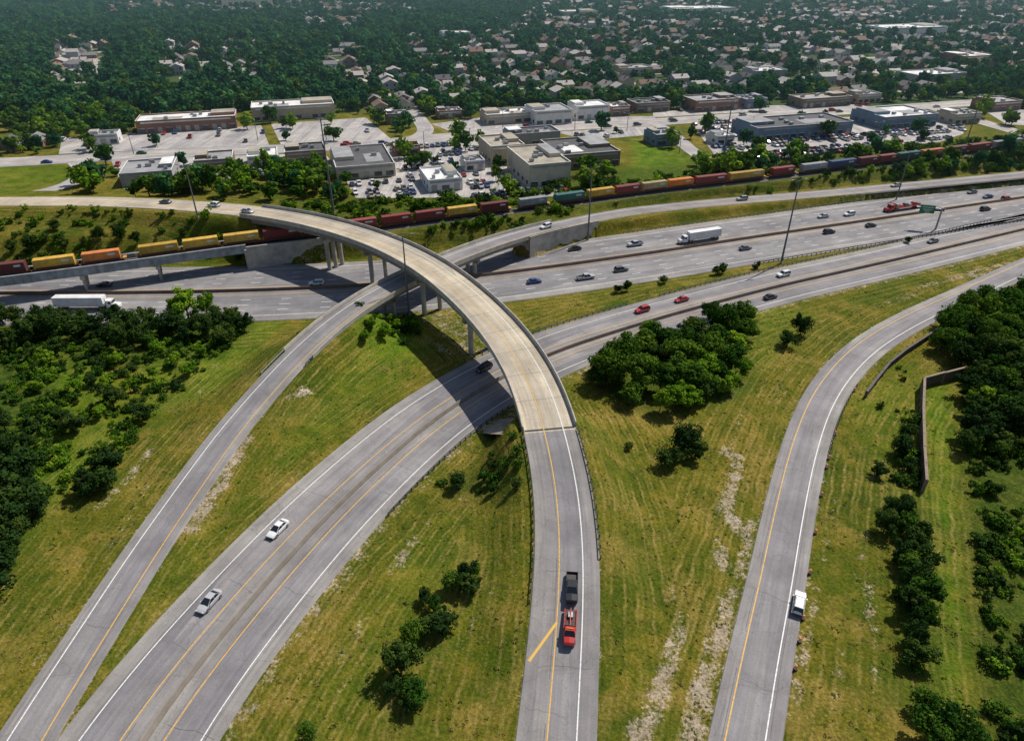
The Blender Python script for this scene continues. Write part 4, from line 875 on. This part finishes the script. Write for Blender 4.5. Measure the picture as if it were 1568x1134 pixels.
def parkrows(lp,keep,cols=('white','silver','black','grey','red','blue','white','tan','grey')):
    global cnt
    w=wpoly(lp,CITY+.05)
    A=[ca*x+sa*y for x,y in w];B=[-sa*x+ca*y for x,y in w]
    b=min(B)+4; r=0
    while b<max(B):
        a=min(A)+2; run=random.random()<.85; q=0; kp=keep*random.uniform(.6,1.15)
        while a<max(A):
            x,y=ca*a-sa*b,sa*a+ca*b; q+=1
            ok=run and pip(np.array([x]),np.array([y]),w)[0] and not inb(x,y,3) and min(np.hypot(S1.p[:,0]-x,S1.p[:,1]-y))>12 and abs(segdist(np.array([x]),np.array([y]),RL)[0][0])>9
            if ok and q%11==0 and random.random()<.5: ISL.append((x,y))
            elif ok and random.random()<kp:
                o=bpy.data.objects.new('parked_car',carmesh(random.choice(['sedan','suv','suv','pickup']),random.choice(cols))); COL.objects.link(o)
                o.location=(x,y,CITY+.1); o.rotation_euler=(0,0,ST+math.pi/2+random.choice([0,math.pi])+random.uniform(-.05,.05)); cnt+=1
            a+=2.8
        r+=1; b+=(6.2 if r%2 else 12)
parkrows(lots[0],.62); parkrows(lots[2],.5); parkrows(lots[3],.6); parkrows(lots[4],.75); parkrows(lots[5],.08); parkrows(lots[7],.25); parkrows(lots[1],.02); parkrows(lots[6],.4); parkrows(lots[9],.5)
print('parked',cnt)
for _ in range(26):
    s=S1.s_px(random.uniform(50,1500),200); x,y,z=S1.at(s+random.uniform(-20,20),random.choice([-6,-2,2,6]),.05); 
    o=bpy.data.objects.new('sedan_car',carmesh(random.choice(['sedan','suv']),random.choice(list(PC)))); COL.objects.link(o); o.location=(x,y,z); o.rotation_euler=(0,0,S1.ang(s))
from mathutils.kdtree import KDTree
kd=KDTree(len(HP)); [kd.insert((x,y,0),i) for i,(x,y,_) in enumerate(HP)]; kd.balance()
lotsw=[wpoly(l,CITY) for l in lots]
def clear(x,y,rh,lot=True):
    k=np.ones(len(x),bool)
    if lot:
        for w in lotsw: k&=~pip(x,y,w)
    for S,wd in ((S1,11),(S2,7),(S3,7),(S4,8),(S5,6)):
        near=np.min(np.hypot(S.p[None,::2,0]-x[:,None],S.p[None,::2,1]-y[:,None]),axis=1) if len(x)<60000 else 99
        k&=near>wd
    for i in range(len(x)):
        if k[i]:
            if inb(x[i],y[i],4): k[i]=False
            elif kd.find((x[i],y[i],0))[2]<rh: k[i]=False
    return k
PKX=[[(u,v+(16 if v>60 and v<200 and j>1 else 0)) for j,(u,v) in enumerate(p)] for p in POCK]
xf,yf=samp([(-400,200),(640,170),(760,60),(900,-38),(-500,-38)],.0135)
m=~(inany(xf,yf,PKX)&(rng.random(len(xf))<.65)); k=clear(xf[m],yf[m],9.5); xf,yf=xf[m][k],yf[m][k]
sc_=rng.uniform(.6,1.5,len(xf)); scatter('distant_forest',np.stack([xf,yf,np.full(len(xf),CITY-.1)],1),sc_,FAR+FARB[:2])
xf,yf=samp([(560,172),(960,170),(1330,160),(1800,140),(2000,-38),(760,-38),(600,100)],.0125); k=clear(xf,yf,8.2); xf,yf=xf[k],yf[k]
cl=np.sin(xf*.021+2*np.sin(yf*.008))+np.sin(yf*.017+1.7*np.sin(xf*.011)); k=rng.random(len(xf))<np.clip(.72+.3*cl,.3,1); xf,yf=xf[k],yf[k]
scatter('distant_town_trees',np.stack([xf,yf,np.full(len(xf),CITY-.1)],1),rng.uniform(.5,1.25,len(xf)),FAR+FARB[:2])
print('forest',time.time()-T0)
P=[];
for poly,dn in (([(-40,232),(60,236),(200,205),(215,170),(100,175),(-60,190)],.02),([(560,185),(640,180),(645,208),(570,212)],.018),([(225,205),(365,200),(360,222),(230,228)],.014),([(125,255),(178,250),(195,300),(130,300)],.035),([(245,255),(320,252),(440,260),(540,262),(545,312),(440,310),(330,302),(250,302)],.035),([(195,285),(250,280),(250,302),(195,305)],.03),([(420,228),(520,224),(520,250),(430,250)],.02),([(690,232),(745,229),(745,250),(690,252)],.03),([(745,262),(790,265),(785,298),(745,300)],.03),([(850,165),(885,158),(890,188),(855,195)],.03),([(880,245),(960,280),(940,292),(880,292)],.02),([(1085,248),(1200,255),(1130,280),(1060,285)],.03),([(1200,240),(1300,232),(1300,255),(1200,262)],.015),([(1300,240),(1500,230),(1620,212),(1620,245),(1400,262),(1320,268)],.03),([(640,155),(740,155),(720,182),(650,184)],.03),([(1050,228),(1090,232),(1100,262),(1075,268)],.03),([(380,185),(420,182),(420,195),(385,196)],.01),([(1000,205),(1070,212),(1060,232),(1010,230)],.015),([(530,150),(700,155),(1000,150),(1300,140),(1568,120),(1568,150),(1300,160),(960,166),(700,172),(540,175)],.014),([(1470,150),(1600,140),(1600,215),(1480,180)],.01),([(60,190),(220,168),(220,205),(80,212)],.02),([(370,186),(390,165),(385,190),(372,200)],.03)):
    x,y=samp(poly,dn); k=clear(x,y,4,lot=True)
    h,dm,_=heights(x,y); k&=(dm>3); P.append(np.stack([x,y,h-.1],1)[k])
for lp in lots[:8]:
    x,y=samp(lp,.002); k=clear(x,y,4,lot=False); P.append(np.stack([x,y,np.full(len(x),CITY)],1)[k])
if ISL: P.append(np.array([(x,y,CITY) for x,y in ISL])[::2])
P=np.concatenate(P); scatter('town_tree_groups',P,rng.uniform(.45,1.2,len(P)),FARB)
print('objs',len(bpy.data.objects),time.time()-T0)
# ------------------------------------------------------------ summer haze (thin real scattering volume over the whole area)
SUN_EL=52; SUN_AZ=48
m=bpy.data.materials.new('air_haze'); m.use_nodes=True; n=m.node_tree.nodes; n.remove(n['Principled BSDF'])
vs=n.new('ShaderNodeVolumeScatter'); vs.inputs['Color'].default_value=(.50,.84,1,1); vs.inputs['Density'].default_value=.00015; vs.inputs['Anisotropy'].default_value=.1
m.node_tree.links.new(vs.outputs[0],n['Material Output'].inputs['Volume'])
try: m.cycles.homogeneous_volume=True
except Exception as ex: print(ex)
mb=MB(); mb.box((0,2650,70),(7000,4800,260),m); mb.obj('air_haze')
# ------------------------------------------------------------ light, world, camera
w=bpy.data.worlds.new('World'); scene.world=w; w.use_nodes=True; n=w.node_tree.nodes
sky=n.new('ShaderNodeTexSky'); sky.sky_type='NISHITA'; sky.sun_disc=False; sky.sun_elevation=math.radians(SUN_EL); sky.sun_rotation=math.radians(SUN_AZ)
w.node_tree.links.new(sky.outputs[0],n['Background'].inputs[0]); n['Background'].inputs[1].default_value=.085
sl=bpy.data.lights.new('sun','SUN'); sl.energy=4.8; sl.angle=math.radians(.5); sl.color=(1,.945,.85); so=bpy.data.objects.new('sun',sl); COL.objects.link(so)
az=math.radians(SUN_AZ);el=math.radians(SUN_EL); d=Vector((math.sin(az)*math.cos(el),math.cos(az)*math.cos(el),math.sin(el)))
so.rotation_euler=d.to_track_quat('Z','Y').to_euler()
cam=bpy.data.cameras.new('camera'); cam.lens=24.; cam.sensor_width=36; cam.clip_end=20000; cam.clip_start=.5
co=bpy.data.objects.new('camera',cam); COL.objects.link(co); co.location=(0,0,CH); co.rotation_euler=(math.pi/2-PITCH,0,0); scene.camera=co
scene.view_settings.view_transform='Standard'; scene.view_settings.look='None'; scene.view_settings.exposure=0
print('done',time.time()-T0)
